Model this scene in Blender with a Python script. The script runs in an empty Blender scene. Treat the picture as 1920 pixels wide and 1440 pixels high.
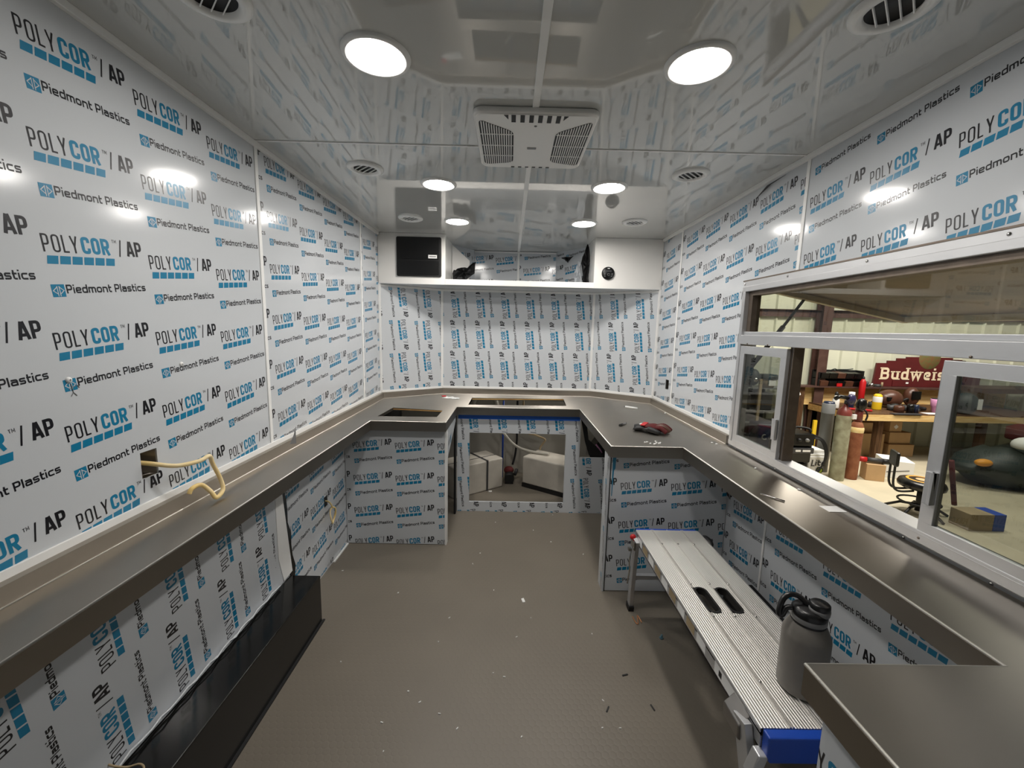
import bpy, bmesh, math, random
from mathutils import Vector, Matrix
from mathutils.geometry import tessellate_polygon
random.seed(7)
SC = bpy.context.scene
COL = SC.collection
# ---------------------------------------------------------------- camera, world, light, exposure
F_PX, PITCH, YAW, ROLL, CAM_Z = 760.534, .1341, .0093, .0227, 1.55
def _yaw(v):
    c, s = math.cos(YAW), math.sin(YAW)
    return Vector((c*v[0]+s*v[1], -s*v[0]+c*v[1], v[2]))
_c, _s, _cr, _sr = math.cos(PITCH), math.sin(PITCH), math.cos(ROLL), math.sin(ROLL)
_R, _U, _F = _yaw((_cr, _s*_sr, _c*_sr)), _yaw((-_sr, _s*_cr, _c*_cr)), _yaw((0, _c, -_s))
cam_d = bpy.data.cameras.new('camera'); cam_d.sensor_width = 36; cam_d.lens = F_PX/1920*36
cam_d.clip_start = .02; cam_d.clip_end = 60
cam = bpy.data.objects.new('camera', cam_d); COL.objects.link(cam)
cam.matrix_world = Matrix(((_R.x, _U.x, -_F.x, 0), (_R.y, _U.y, -_F.y, 0), (_R.z, _U.z, -_F.z, CAM_Z), (0, 0, 0, 1)))
SC.camera = cam
W = bpy.data.worlds.new('world'); SC.world = W; W.use_nodes = True
W.node_tree.nodes['Background'].inputs[0].default_value = (.9, .85, .75, 1)
W.node_tree.nodes['Background'].inputs[1].default_value = .06
vs = SC.view_settings
vs.view_transform = 'Standard'; vs.look = 'None'; vs.gamma = 1; vs.use_curve_mapping = False
vs.exposure = 0.0
LED = 122.0            # strength of the ceiling lamps' diffusers
def area(name, loc, sx, sy, power, col, rot=(0, 0, 0)):
    d = bpy.data.lights.new(name, 'AREA'); d.shape = 'RECTANGLE'; d.size = sx; d.size_y = sy
    d.energy = power; d.color = col
    o = bpy.data.objects.new(name, d); COL.objects.link(o); o.location = loc; o.rotation_euler = rot
    return o
area('workshop_lamp', (4.6, 4.6, 4.2), .5, 3.0, 290, (1, .94, .84))
area('workshop_lamp', (7.6, 5.4, 4.2), 3.0, .5, 225, (1, .94, .84))

# ---------------------------------------------------------------- materials
def S(r, g, b):
    f = lambda c: (c/255/12.92) if c/255 <= .04045 else ((c/255+.055)/1.055)**2.4
    return (f(r), f(g), f(b), 1)
def mat(name, rgb, rough=.5, metal=0, spec=.5, noise=None, bump=None, stretch=(1, 1, 1), emit=None, coat=0, aniso=0, rnoise=None):
    m = bpy.data.materials.new(name); m.use_nodes = True
    nt = m.node_tree; b = nt.nodes['Principled BSDF']; L = nt.links.new
    col = S(*rgb)
    b.inputs['Base Color'].default_value = col; b.inputs['Roughness'].default_value = rough
    b.inputs['Metallic'].default_value = metal; b.inputs['Specular IOR Level'].default_value = spec
    b.inputs['Coat Weight'].default_value = coat; b.inputs['Coat Roughness'].default_value = .05
    b.inputs['Anisotropic'].default_value = aniso
    if noise or bump or rnoise:
        tc = nt.nodes.new('ShaderNodeTexCoord'); mp = nt.nodes.new('ShaderNodeMapping')
        mp.inputs['Scale'].default_value = stretch; L(tc.outputs['Object'], mp.inputs[0])
    if noise:   # (scale, amount[, second colour])
        n = nt.nodes.new('ShaderNodeTexNoise'); n.inputs['Scale'].default_value = noise[0]; n.inputs['Detail'].default_value = 6
        L(mp.outputs[0], n.inputs['Vector'])
        cr = nt.nodes.new('ShaderNodeValToRGB'); a = noise[1]
        c2 = S(*noise[2]) if len(noise) > 2 else tuple(c*(1-a) for c in col[:3])+(1,)
        cr.color_ramp.elements[0].position = .5-.22; cr.color_ramp.elements[1].position = .5+.22
        cr.color_ramp.elements[0].color = c2; cr.color_ramp.elements[1].color = col
        L(n.outputs['Fac'], cr.inputs[0]); L(cr.outputs[0], b.inputs['Base Color'])
    if rnoise:  # (scale, low, high)
        n3 = nt.nodes.new('ShaderNodeTexNoise'); n3.inputs['Scale'].default_value = rnoise[0]; n3.inputs['Detail'].default_value = 4
        L(mp.outputs[0], n3.inputs['Vector'])
        mr = nt.nodes.new('ShaderNodeMapRange'); mr.inputs[1].default_value = .3; mr.inputs[2].default_value = .7
        mr.inputs[3].default_value = rnoise[1]; mr.inputs[4].default_value = rnoise[2]
        L(n3.outputs['Fac'], mr.inputs[0]); L(mr.outputs[0], b.inputs['Roughness'])
    if bump:    # (scale, strength, distance)
        n2 = nt.nodes.new('ShaderNodeTexNoise'); n2.inputs['Scale'].default_value = bump[0]; n2.inputs['Detail'].default_value = 3
        L(mp.outputs[0], n2.inputs['Vector'])
        bp = nt.nodes.new('ShaderNodeBump'); bp.inputs['Strength'].default_value = bump[1]; bp.inputs['Distance'].default_value = bump[2]
        L(n2.outputs['Fac'], bp.inputs['Height']); L(bp.outputs[0], b.inputs['Normal'])
    if emit:
        b.inputs['Emission Color'].default_value = (*emit[0], 1); b.inputs['Emission Strength'].default_value = emit[1]
    return m
def brushed(m, uv):
    """highlights drawn out across the brushing direction"""
    nt = m.node_tree; b = nt.nodes['Principled BSDF']; t = nt.nodes.new('ShaderNodeTangent')
    if uv: t.direction_type = 'UV_MAP'; t.uv_map = 'UVMap'
    else: t.direction_type = 'RADIAL'; t.axis = 'Z'; b.inputs['Anisotropic Rotation'].default_value = 0
    nt.links.new(t.outputs[0], b.inputs['Tangent']); return m
def glass(name, tint, rough=.0):
    m = bpy.data.materials.new(name); m.use_nodes = True; nt = m.node_tree; nt.nodes.clear(); L = nt.links.new
    t = nt.nodes.new('ShaderNodeBsdfTransparent'); t.inputs[0].default_value = (*tint, 1)
    g = nt.nodes.new('ShaderNodeBsdfGlossy'); g.inputs['Roughness'].default_value = rough; g.inputs[0].default_value = (1, 1, 1, 1)
    lw = nt.nodes.new('ShaderNodeLayerWeight'); lw.inputs[0].default_value = .5      # Schlick: f0 + (1-f0) * facing^5
    pw = nt.nodes.new('ShaderNodeMath'); pw.operation = 'POWER'; pw.inputs[1].default_value = 5; L(lw.outputs['Facing'], pw.inputs[0])
    f = nt.nodes.new('ShaderNodeMath'); f.operation = 'MULTIPLY_ADD'; f.inputs[1].default_value = .95; f.inputs[2].default_value = .05; L(pw.outputs[0], f.inputs[0])
    mx = nt.nodes.new('ShaderNodeMixShader'); o = nt.nodes.new('ShaderNodeOutputMaterial')
    L(f.outputs[0], mx.inputs[0]); L(t.outputs[0], mx.inputs[1]); L(g.outputs[0], mx.inputs[2]); L(mx.outputs[0], o.inputs[0])
    return m
def floor_mat():
    m = mat('rubber_coin_floor', (119, 112, 101), .42, spec=.35, noise=(2.2, .12))
    nt = m.node_tree; L = nt.links.new; b = nt.nodes['Principled BSDF']
    tc = nt.nodes.new('ShaderNodeTexCoord')
    ds = []
    for off in (0, .5):
        a = nt.nodes.new('ShaderNodeVectorMath'); a.operation = 'MULTIPLY'; a.inputs[1].default_value = (36, 36/1.732, 0); L(tc.outputs['Object'], a.inputs[0])
        p = nt.nodes.new('ShaderNodeVectorMath'); p.operation = 'ADD'; p.inputs[1].default_value = (off, off, 0); L(a.outputs[0], p.inputs[0])
        fr = nt.nodes.new('ShaderNodeVectorMath'); fr.operation = 'FRACTION'; L(p.outputs[0], fr.inputs[0])
        s = nt.nodes.new('ShaderNodeVectorMath'); s.operation = 'SUBTRACT'; s.inputs[1].default_value = (.5, .5, 0); L(fr.outputs[0], s.inputs[0])
        q = nt.nodes.new('ShaderNodeVectorMath'); q.operation = 'MULTIPLY'; q.inputs[1].default_value = (1, 1.732, 0); L(s.outputs[0], q.inputs[0])
        le = nt.nodes.new('ShaderNodeVectorMath'); le.operation = 'LENGTH'; L(q.outputs[0], le.inputs[0]); ds.append(le)
    mn = nt.nodes.new('ShaderNodeMath'); mn.operation = 'MINIMUM'; L(ds[0].outputs['Value'], mn.inputs[0]); L(ds[1].outputs['Value'], mn.inputs[1])
    mr = nt.nodes.new('ShaderNodeMapRange'); mr.interpolation_type = 'SMOOTHSTEP'
    mr.inputs[1].default_value = .36; mr.inputs[2].default_value = .5; mr.inputs[3].default_value = 1; mr.inputs[4].default_value = 0
    L(mn.outputs[0], mr.inputs[0])
    bp = nt.nodes.new('ShaderNodeBump'); bp.inputs['Strength'].default_value = .24; bp.inputs['Distance'].default_value = .0012
    L(mr.outputs[0], bp.inputs['Height']); L(bp.outputs[0], b.inputs['Normal'])
    return m
def wood_mat(name, c1, c2, axis=0, scale=6):
    m = mat(name, c1, .55, spec=.3); nt = m.node_tree; L = nt.links.new; b = nt.nodes['Principled BSDF']
    tc = nt.nodes.new('ShaderNodeTexCoord'); mp = nt.nodes.new('ShaderNodeMapping'); sc = [1, 1, 1]
    sc = [8, 8, 8]; sc[axis] = .8; mp.inputs['Scale'].default_value = sc; L(tc.outputs['Object'], mp.inputs[0])
    n = nt.nodes.new('ShaderNodeTexNoise'); n.inputs['Scale'].default_value = scale; n.inputs['Distortion'].default_value = 1.5; n.inputs['Detail'].default_value = 5
    L(mp.outputs[0], n.inputs['Vector']); cr = nt.nodes.new('ShaderNodeValToRGB')
    cr.color_ramp.elements[0].position = .38; cr.color_ramp.elements[1].position = .6
    cr.color_ramp.elements[0].color = S(*c2); cr.color_ramp.elements[1].color = S(*c1)
    L(n.outputs['Fac'], cr.inputs[0]); L(cr.outputs[0], b.inputs['Base Color'])
    return m
M = dict(
 film=mat('protective_film', (207, 211, 215), .13, spec=.45, bump=(2.2, .05, .01)),
 blue=mat('print_blue', (10, 125, 165), .28), ink=mat('print_black', (14, 14, 22), .28),
 white=mat('white_gloss_panel', (242, 240, 236), .18, spec=.5, bump=(2, .05, .01)),
 ceil=mat('ceiling_gloss', (196, 197, 194), .02, spec=.6, bump=(.9, .05, .006), coat=.45),
 trim=mat('white_trim', (245, 245, 243), .35),
 steel=mat('brushed_stainless', (186, 180, 171), .45, 1, noise=(3.0, .10), aniso=.94),
 steel_dark=mat('stainless_lip', (178, 172, 163), .43, 1, noise=(3.0, .10), aniso=.94),
 alu=mat('mill_aluminium', (205, 206, 208), .42, .7, noise=(5, .10), stretch=(1, 1, 3)),
 alu_dull=mat('dull_aluminium', (158, 154, 150), .4, 1, noise=(12, .2)),
 track=mat('dark_window_track', (128, 116, 105), .45, .7, noise=(20, .3)),
 deck=mat('deck_aluminium', (228, 225, 220), .46, .8, aniso=.5),
 floor=floor_mat(),
 gblack=mat('gloss_black_plastic', (14, 14, 13), .16, spec=.5, noise=(4, .4)),
 black=mat('matte_black', (16, 16, 17), .55), dblack=mat('black_device', (9, 9, 10), .3),
 grey=mat('grey_plastic', (120, 120, 120), .4), dgrey=mat('dark_grey', (60, 60, 62), .5),
 nose=mat('bare_wall_liner', (188, 184, 174), .6, noise=(2.5, .12)),
 tankw=mat('moulded_offwhite_plastic', (205, 199, 188), .5, noise=(7, .22)),
 tape=mat('blue_masking_tape', (44, 112, 226), .6), bluep=mat('blue_paint', (20, 70, 172), .4),
 red=mat('red', (190, 25, 30), .4), dred=mat('dark_red_cloth', (92, 18, 18), .8, noise=(40, .4)), rust=mat('rust', (122, 66, 40), .7, noise=(9, .5, (160, 104, 72))),
 yellow=mat('yellow', (240, 200, 40), .4), cream=mat('cream_cable', (240, 205, 120), .45, noise=(12, .2, (246, 228, 186))),
 bottle=mat('powder_coat_grey', (112, 108, 102), .55, noise=(60, .06)), lid=mat('black_lid', (20, 20, 21), .3),
 steelpl=mat('steel_plain', (190, 188, 184), .22, 1),
 edge=mat('edge_highlight_steel', (232, 228, 220), .42, 1),  # paler steel that paints in the lamp highlights on edge and fold
 copper=mat('copper', (220, 150, 100), .35, .7), pwhite=mat('paper_white', (240, 240, 238), .6),
 clear=mat('plastic_bag', (235, 235, 232), .25), teal=mat('bolt_zinc', (130, 165, 180), .3, .8),
 glass=glass('window_glass', (.55, .57, .55)), glass2=glass('transom_glass', (.80, .81, .78)),
 concrete=mat('concrete_floor', (200, 190, 164), .7, noise=(3, .16)),
 corr=mat('painted_metal_siding', (214, 216, 196), .5, noise=(2, .06)),
 pine=wood_mat('pine_plywood', (236, 206, 146), (220, 180, 116), 0, 3), pine2=wood_mat('pine_lumber', (206, 168, 106), (172, 130, 76), 0, 4),
 bwood=wood_mat('shade_darkened_lumber', (100, 72, 48), (70, 48, 32), 2, 4), card=mat('cardboard', (204, 168, 124), .8, noise=(5, .12)),  # bwood: brown darkened further for the shadow under the bench
 iron=mat('red_oxide_steel', (66, 40, 35), .55, noise=(8, .4, (86, 62, 54))), sign=mat('sign_maroon', (98, 32, 34), .45, noise=(6, .25)),
 signl=mat('sign_cream', (240, 222, 190), .6), green=mat('emblem_green', (96, 110, 62), .6, noise=(14, .35, (130, 84, 54))),
 gcyl=mat('cylinder_green', (176, 178, 152), .6, noise=(9, .3, (128, 122, 98))), gcap=mat('cylinder_maroon', (120, 56, 50), .4),
 gryc=mat('grey_pipe', (120, 122, 122), .5, noise=(4, .15)), navy=mat('navy_blue', (26, 36, 62), .35), purple=mat('gauge_blue', (48, 44, 78), .3),
 pink=mat('pink', (226, 160, 206), .4), hbrown=mat('brown_plastic', (92, 58, 44), .35, noise=(6, .3)), dgreen=mat('dark_green_grey', (46, 56, 52), .5, noise=(8, .4)),
 tan=mat('tan', (176, 156, 122), .7, noise=(6, .3)), awn=mat('awning_reflection', (128, 108, 84), .38, .6, noise=(2.2, .5, (70, 62, 54)), stretch=(2.0, 1.2, 1)),  # awn: mottled brown paints the workshop's reflection into the bare metal
 beige=mat('beige_tube', (196, 178, 140), .5), orange=mat('orange', (236, 160, 50), .5),
 lime=mat('lime_green', (150, 170, 60), .5), led=mat('lamp_diffuser', (255, 250, 240), .5, emit=((1, .955, .90), LED)),
)
brushed(M['steel'], True); brushed(M['deck'], True); brushed(M['steel_dark'], False)
FILM = [M['film'], M['blue'], M['ink'], M['film'], M['black']]

# ---------------------------------------------------------------- mesh helpers
class MB:
    def __init__(s): s.v = []; s.f = []; s.m = []; s.sm = []
    def add(s, vs_, fs, mi=0, smooth=False):
        o = len(s.v); s.v += [tuple(v) for v in vs_]
        for f in fs: s.f.append(tuple(o+i for i in f)); s.m.append(mi); s.sm.append(smooth)
        return s
    def hexa(s, p, mi=0):
        return s.add(p, [(0, 3, 2, 1), (4, 5, 6, 7), (0, 1, 5, 4), (1, 2, 6, 5), (2, 3, 7, 6), (3, 0, 4, 7)], mi)
    def box(s, x0, x1, y0, y1, z0, z1, mi=0):
        return s.hexa([(x0, y0, z0), (x1, y0, z0), (x1, y1, z0), (x0, y1, z0), (x0, y0, z1), (x1, y0, z1), (x1, y1, z1), (x0, y1, z1)], mi)
    def obox(s, c, ax, ay, az, mi=0):   # centre and half-axis vectors
        c, ax, ay, az = map(Vector, (c, ax, ay, az))
        return s.hexa([c-ax-ay-az, c+ax-ay-az, c+ax+ay-az, c-ax+ay-az, c-ax-ay+az, c+ax-ay+az, c+ax+ay+az, c-ax+ay+az], mi)
    def bar(s, a, b, w, h, up=(0, 0, 1), mi=0):
        a, b = Vector(a), Vector(b); d = (b-a); t = d.normalized(); sd = t.cross(Vector(up)).normalized(); u = sd.cross(t)
        return s.obox((a+b)/2, d/2, sd*w/2, u*h/2, mi)
    def tube(s, pts, r, n=10, mi=0, closed=False, caps=True):
        P = [Vector(p) for p in pts]; k = len(P); rs = r if isinstance(r, (list, tuple)) else [r]*k
        ref = None; vv = []
        for i in range(k):
            if closed: t = P[(i+1) % k]-P[i-1]
            else: t = P[min(i+1, k-1)]-P[max(i-1, 0)]
            t.normalize()
            if ref is None:
                ref = t.orthogonal().normalized()
            ref = (ref-t*ref.dot(t)).normalized(); b = t.cross(ref)
            for j in range(n):
                a = 2*math.pi*j/n; vv.append(P[i]+(ref*math.cos(a)+b*math.sin(a))*rs[i])
        fs = []
        for i in range(k if closed else k-1):
            i2 = (i+1) % k
            for j in range(n): fs.append((i*n+j, i*n+(j+1) % n, i2*n+(j+1) % n, i2*n+j))
        s.add(vv, fs, mi, True)
        if caps and not closed:
            o = len(s.v)-len(vv); s.f += [tuple(o+j for j in range(n))[::-1], tuple(o+(k-1)*n+j for j in range(n))]; s.m += [mi, mi]; s.sm += [False, False]
        return s
    def cyl(s, a, b, r, r2=None, n=24, mi=0): return s.tube([a, b], [r, r if r2 is None else r2], n, mi)
    def lathe(s, prof, c, n=32, mi=0, axis=(0, 0, 1), smooth=True):
        ax = Vector(axis).normalized(); e1 = ax.orthogonal().normalized(); e2 = ax.cross(e1); c = Vector(c)
        vv = [c+ax*z+(e1*math.cos(2*math.pi*j/n)+e2*math.sin(2*math.pi*j/n))*max(r, 1e-4) for r, z in prof for j in range(n)]
        fs = [(i*n+j, i*n+(j+1) % n, (i+1)*n+(j+1) % n, (i+1)*n+j) for i in range(len(prof)-1) for j in range(n)]
        return s.add(vv, fs, mi, smooth)
    def prism(s, poly, o, u, v, nrm, h, mi=0, mi_side=None):
        o, u, v, nrm = map(Vector, (o, u, v, nrm)); k = len(poly)
        bot = [o+u*a+v*b for a, b in poly]; top = [p+nrm*h for p in bot]
        s.add(bot+top, [tuple(range(k))[::-1], tuple(range(k, 2*k))], mi)
        s.add(bot+top, [(i, (i+1) % k, k+(i+1) % k, k+i) for i in range(k)], mi if mi_side is None else mi_side)
        return s
    def ell(s, c, r, nu=18, nv=10, mi=0, rz=0, deform=None):
        c = Vector(c); vv = []; cz, sz = math.cos(rz), math.sin(rz)
        for i in range(nv+1):
            t = math.pi*i/nv
            for j in range(nu):
                a = 2*math.pi*j/nu; x, y, z = math.sin(t)*math.cos(a)*r[0], math.sin(t)*math.sin(a)*r[1], math.cos(t)*r[2]
                if deform: x, y, z = deform(x, y, z)
                vv.append(c+Vector((cz*x-sz*y, sz*x+cz*y, z)))
        return s.add(vv, [(i*nu+j, (i+1)*nu+j, (i+1)*nu+(j+1) % nu, i*nu+(j+1) % nu) for i in range(nv) for j in range(nu)], mi, True)
    def build(s, name, mats, parent=None, loc=None, bevel=0, seg=2, fix=True, uv=False):
        if not isinstance(mats, (list, tuple)): mats = [mats]
        if parent is not None:
            L_ = Vector(parent.get('_w', (0, 0, 0)))
        else: L_ = Vector(loc) if loc is not None else Vector((0, 0, 0))
        me = bpy.data.meshes.new(name); me.from_pydata([Vector(v)-L_ for v in s.v], [], s.f)
        for m in mats: me.materials.append(m)
        me.polygons.foreach_set('material_index', s.m); me.polygons.foreach_set('use_smooth', s.sm)
        if fix:
            bm = bmesh.new(); bm.from_mesh(me); bmesh.ops.remove_doubles(bm, verts=bm.verts, dist=1e-5)
            bmesh.ops.recalc_face_normals(bm, faces=bm.faces); bm.to_mesh(me); bm.free()
        if uv:
            l = me.uv_layers.new(name='UVMap')
            for lp_ in me.loops: co = me.vertices[lp_.vertex_index].co; l.data[lp_.index].uv = (co.y, co.x)
        me.update()
        o = bpy.data.objects.new(name, me); COL.objects.link(o)
        o['_w'] = tuple(L_)
        if parent is not None: o.parent = parent
        else: o.location = L_
        if bevel:
            b = o.modifiers.new('bevel', 'BEVEL'); b.width = bevel; b.segments = seg; b.limit_method = 'ANGLE'; b.angle_limit = .6
        return o
def tag(o, label=None, cat=None, group=None, kind=None):
    for k, v in (('label', label), ('category', cat), ('group', group), ('kind', kind)):
        if v: o[k] = v
    return o
def thing(name, loc, label, cat, group=None, kind=None):
    o = bpy.data.objects.new(name, None); COL.objects.link(o); o.location = loc; o.empty_display_size = .05
    o['_w'] = tuple(loc); return tag(o, label, cat, group, kind)
def structure(name, mb, mats, **k): return tag(mb.build(name, mats, **k), kind='structure')
def copy_tree(o, parent=None):
    c = o.copy(); COL.objects.link(c)
    if parent is not None: c.parent = parent
    for ch in list(o.children): copy_tree(ch, c)
    return c
def arc(cx, cy, r, a0, a1, n): return [(cx+r*math.cos(a0+(a1-a0)*i/n), cy+r*math.sin(a0+(a1-a0)*i/n)) for i in range(n+1)]
def rrect(x0, x1, y0, y1, r, n=5):
    h = math.pi/2
    return arc(x1-r, y1-r, r, 0, h, n)+arc(x0+r, y1-r, r, h, 2*h, n)+arc(x0+r, y0+r, r, 2*h, 3*h, n)+arc(x1-r, y0+r, r, 3*h, 4*h, n)
def smooth_path(pts, n=6):
    P = [Vector(p) for p in pts]; out = []
    for i in range(len(P)-1):
        p0, p1, p2, p3 = P[max(i-1, 0)], P[i], P[i+1], P[min(i+2, len(P)-1)]
        for k in range(n):
            t = k/n; out.append(.5*((2*p1)+(p2-p0)*t+(2*p0-5*p1+4*p2-p3)*t*t+(3*p1-p0-3*p2+p3)*t**3))
    return out+[P[-1]]

# ---------------------------------------------------------------- stroke lettering
def rp(pts, r, closed=False, n=5):
    k = len(pts); out = []
    for i, p in enumerate(pts):
        if not closed and i in (0, k-1): out.append(p); continue
        a, b = pts[i-1], pts[(i+1) % k]
        va = (a[0]-p[0], a[1]-p[1]); vb = (b[0]-p[0], b[1]-p[1]); la, lb = math.hypot(*va), math.hypot(*vb)
        rr = min(r, la*.5, lb*.5)
        p0 = (p[0]+va[0]/la*rr, p[1]+va[1]/la*rr); p1 = (p[0]+vb[0]/lb*rr, p[1]+vb[1]/lb*rr)
        for t in range(n+1):
            t /= n; out.append(((1-t)**2*p0[0]+2*t*(1-t)*p[0]+t*t*p1[0], (1-t)**2*p0[1]+2*t*(1-t)*p[1]+t*t*p1[1]))
    return out
def ribbon(pts, w, closed=False):
    pts = [p for i, p in enumerate(pts) if (i == 0 and not closed) or math.hypot(p[0]-pts[i-1][0], p[1]-pts[i-1][1]) > 1e-5]
    k = len(pts); L, R = [], []
    for i, p in enumerate(pts):
        def d(a, b):
            v = (b[0]-a[0], b[1]-a[1]); l = math.hypot(*v) or 1e-9; return (v[0]/l, v[1]/l)
        if closed: d0, d1 = d(pts[i-1], p), d(p, pts[(i+1) % k])
        else: d0 = d(pts[i-1], p) if i else d(p, pts[1]); d1 = d(p, pts[i+1]) if i < k-1 else d0
        nx, ny = -(d0[1]+d1[1]), d0[0]+d1[0]; l = math.hypot(nx, ny) or 1e-9; nx, ny = nx/l, ny/l
        c = max(.45, nx*-d1[1]+ny*d1[0]); h = w/2/c
        L.append((p[0]+nx*h, p[1]+ny*h)); R.append((p[0]-nx*h, p[1]-ny*h))
    return [[R[i], R[(i+1) % k], L[(i+1) % k], L[i]] for i in range(k if closed else k-1)]
def glyph(ch, w, s):
    a = s/2; x = .70
    if ch == 'P': return [([(a, 0), (a, 1)], 0), (rp([(a, 1-a), (w-a, 1-a), (w-a, .43), (a, .43)], .22), 0)]
    if ch in 'OD': return [(rp([(a, a), (w-a, a), (w-a, 1-a), (a, 1-a)], .26, True), 1)]
    if ch == 'L': return [([(a, 1), (a, a), (w, a)], 0)]
    if ch == 'Y': return [([(a, 1), (w/2, .40)], 0), ([(w-a, 1), (w/2, .40)], 0), ([(w/2, .44), (w/2, 0)], 0)]
    if ch == 'C': return [(rp([(w-a, .66), (w-a, 1-a), (a, 1-a), (a, a), (w-a, a), (w-a, .34)], .26), 0)]
    if ch == 'R': return [([(a, 0), (a, 1)], 0), (rp([(a, 1-a), (w-a, 1-a), (w-a, .46), (a, .46)], .22), 0), ([(w*.5, .48), (w-a, 0)], 0)]
    if ch == 'A': return [([(a*.9, 0), (w/2-a*.25, 1)], 0), ([(w-a*.9, 0), (w/2+a*.25, 1)], 0), ([(w*.25, .26), (w*.75, .26)], 0)]
    if ch == '/': return [([(a, -.06), (w-a, 1.04)], 0)]
    if ch == 'T': return [([(0, 1-a), (w, 1-a)], 0), ([(w/2, 1), (w/2, 0)], 0)]
    if ch == 'M': return [([(a, 0), (a, 1), (w/2, .3), (w-a, 1), (w-a, 0)], 0)]
    if ch == 'i': return [([(a, 0), (a, x)], 0), ([(a, .84), (a, 1)], 0)]
    if ch == 'l': return [([(a, 0), (a, 1)], 0)]
    if ch == 'e': return [(rp([(a, x*.5), (w-a, x*.5), (w-a, x-a), (a, x-a), (a, a), (w-a*.4, a)], .17), 0)]
    if ch == 'd': return [(rp([(a, a), (w-a, a), (w-a, x-a), (a, x-a)], .17, True), 1), ([(w-a, 0), (w-a, 1)], 0)]
    if ch == 'o': return [(rp([(a, a), (w-a, a), (w-a, x-a), (a, x-a)], .2, True), 1)]
    if ch == 'n': return [([(a, 0), (a, x)], 0), (rp([(a, x-a), (w-a, x-a), (w-a, 0)], .2), 0)]
    if ch == 'm': return [([(a, 0), (a, x)], 0), (rp([(a, x-a), (w*.5, x-a), (w*.5, 0)], .17), 0), (rp([(w*.45, x-a), (w-a, x-a), (w-a, 0)], .17), 0)]
    if ch == 't': return [(rp([(w*.3, .95), (w*.3, a), (w, a)], .15), 0), ([(0, x-a), (w, x-a)], 0)]
    if ch == 'a': return [(rp([(a*.5, x-a), (w-a, x-a), (w-a, 0)], .17), 0), (rp([(w-a, .4), (a, .4), (a, a), (w-a, a)], .14), 0)]
    if ch == 's': return [(rp([(w-a*.3, x-a), (a, x-a), (a, x*.5), (w-a, x*.5), (w-a, a), (a*.3, a)], .13), 0)]
    if ch == 'c': return [(rp([(w, x-a), (a, x-a), (a, a), (w, a)], .2), 0)]
    if ch == 'u': return [(rp([(a, x), (a, a), (w-a, a)], .18), 0), ([(w-a, x), (w-a, 0)], 0)]
    if ch == 'w': return [([(a*.8, x), (w*.27, a*.6), (w*.5, x*.9), (w*.73, a*.6), (w-a*.8, x)], 0)]
    if ch == 'r': return [([(a, 0), (a, x)], 0), (rp([(a, x-a), (w, x-a)], .1), 0)]
    if ch == 'B': return [([(a, 0), (a, 1)], 0), (rp([(a, 1-a), (w-a*1.2, 1-a), (w-a*1.2, .53), (a, .53)], .2), 0), (rp([(a, .53), (w-a, .53), (w-a, a), (a, a)], .2), 0)]
    return []
def word(txt, x, y, h, widths, s, gap, sh=0):
    out = []
    for i, ch in enumerate(txt):
        w = widths[i] if isinstance(widths, (list, tuple)) else widths
        if ch == ' ': x += w*h; continue
        for lv, (pl, cl) in enumerate(glyph(ch, w, s)):       # crossing strokes sit a hair apart so they never coincide
            for q in ribbon(pl, s, cl): out.append((lv, [(x+(a+sh*b)*h, y+b*h) for a, b in q]))
        x += (w+gap)*h
    return out, x
PH, PV, TILT = .2946, .2384, math.radians(6.7)
def make_tile():
    t = []     # (material, height, polygon) in the frame of one printed repeat
    H = .0425
    q, x = word('POLY', 0, 0, H, [.39, .43, .33, .445], .10, .138); t += [(2, 1+.15*lv, p) for lv, p in q]
    q, x = word('COR', .0935, 0, .0432, [.53, .53, .55], .185, .09); t += [(1, 1+.15*lv, p) for lv, p in q]
    q, x = word('TM', .1805, .034, .009, [.6, .75], .14, .15); t += [(2, 1+.15*lv, p) for lv, p in q]
    q, x = word('/', .1955, 0, H, [.33], .095, 0); t += [(2, 1, p) for lv, p in q]
    q, x = word('AP', .2215, 0, H, [.60, .52], .175, .063); t += [(2, 1+.15*lv, p) for lv, p in q]
    for i in range(6):
        x0 = .001+i*.0298; t.append((1, 1, [(x0, -.0285), (x0+.0255, -.0285), (x0+.0295, -.0085), (x0+.004, -.0085)]))
    yb = -.1085; lg = .031
    t.append((1, 1, [(-.004, yb), (-.004+lg, yb), (-.004+lg, yb+lg), (-.004, yb+lg)]))
    for lv, (pl, cl) in enumerate((([(.45, .82), (.1, .5), (.45, .2)], 0), ([(.55, .82), (.9, .5), (.55, .2)], 0), ([(.42, .86), (.42, .06)], 0), ([(.58, .86), (.58, .06)], 0))):
        for p in ribbon([(-.004+lg*a, yb+lg*b) for a, b in pl], .0019, cl): t.append((3, 2+.15*lv, p))
    ws = [.80, .2, .78, .78, 1.1, .80, .78, .5, .42, .80, .2, .78, .72, .5, .2, .72, .72]
    q, x = word('Piedmont Plastics', .0305, yb+.008, .0222, ws, .185, .12); k = .2325/(x-.0305)
    t += [(2, 1+.15*lv, [(.0305+(a-.0305)*k, b) for a, b in p]) for lv, p in q]
    c, s = math.cos(TILT), math.sin(TILT)
    return [(m, h, [(a*c-b*s, a*s+b*c) for a, b in p]) for m, h, p in t]
TILE = make_tile()
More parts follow.
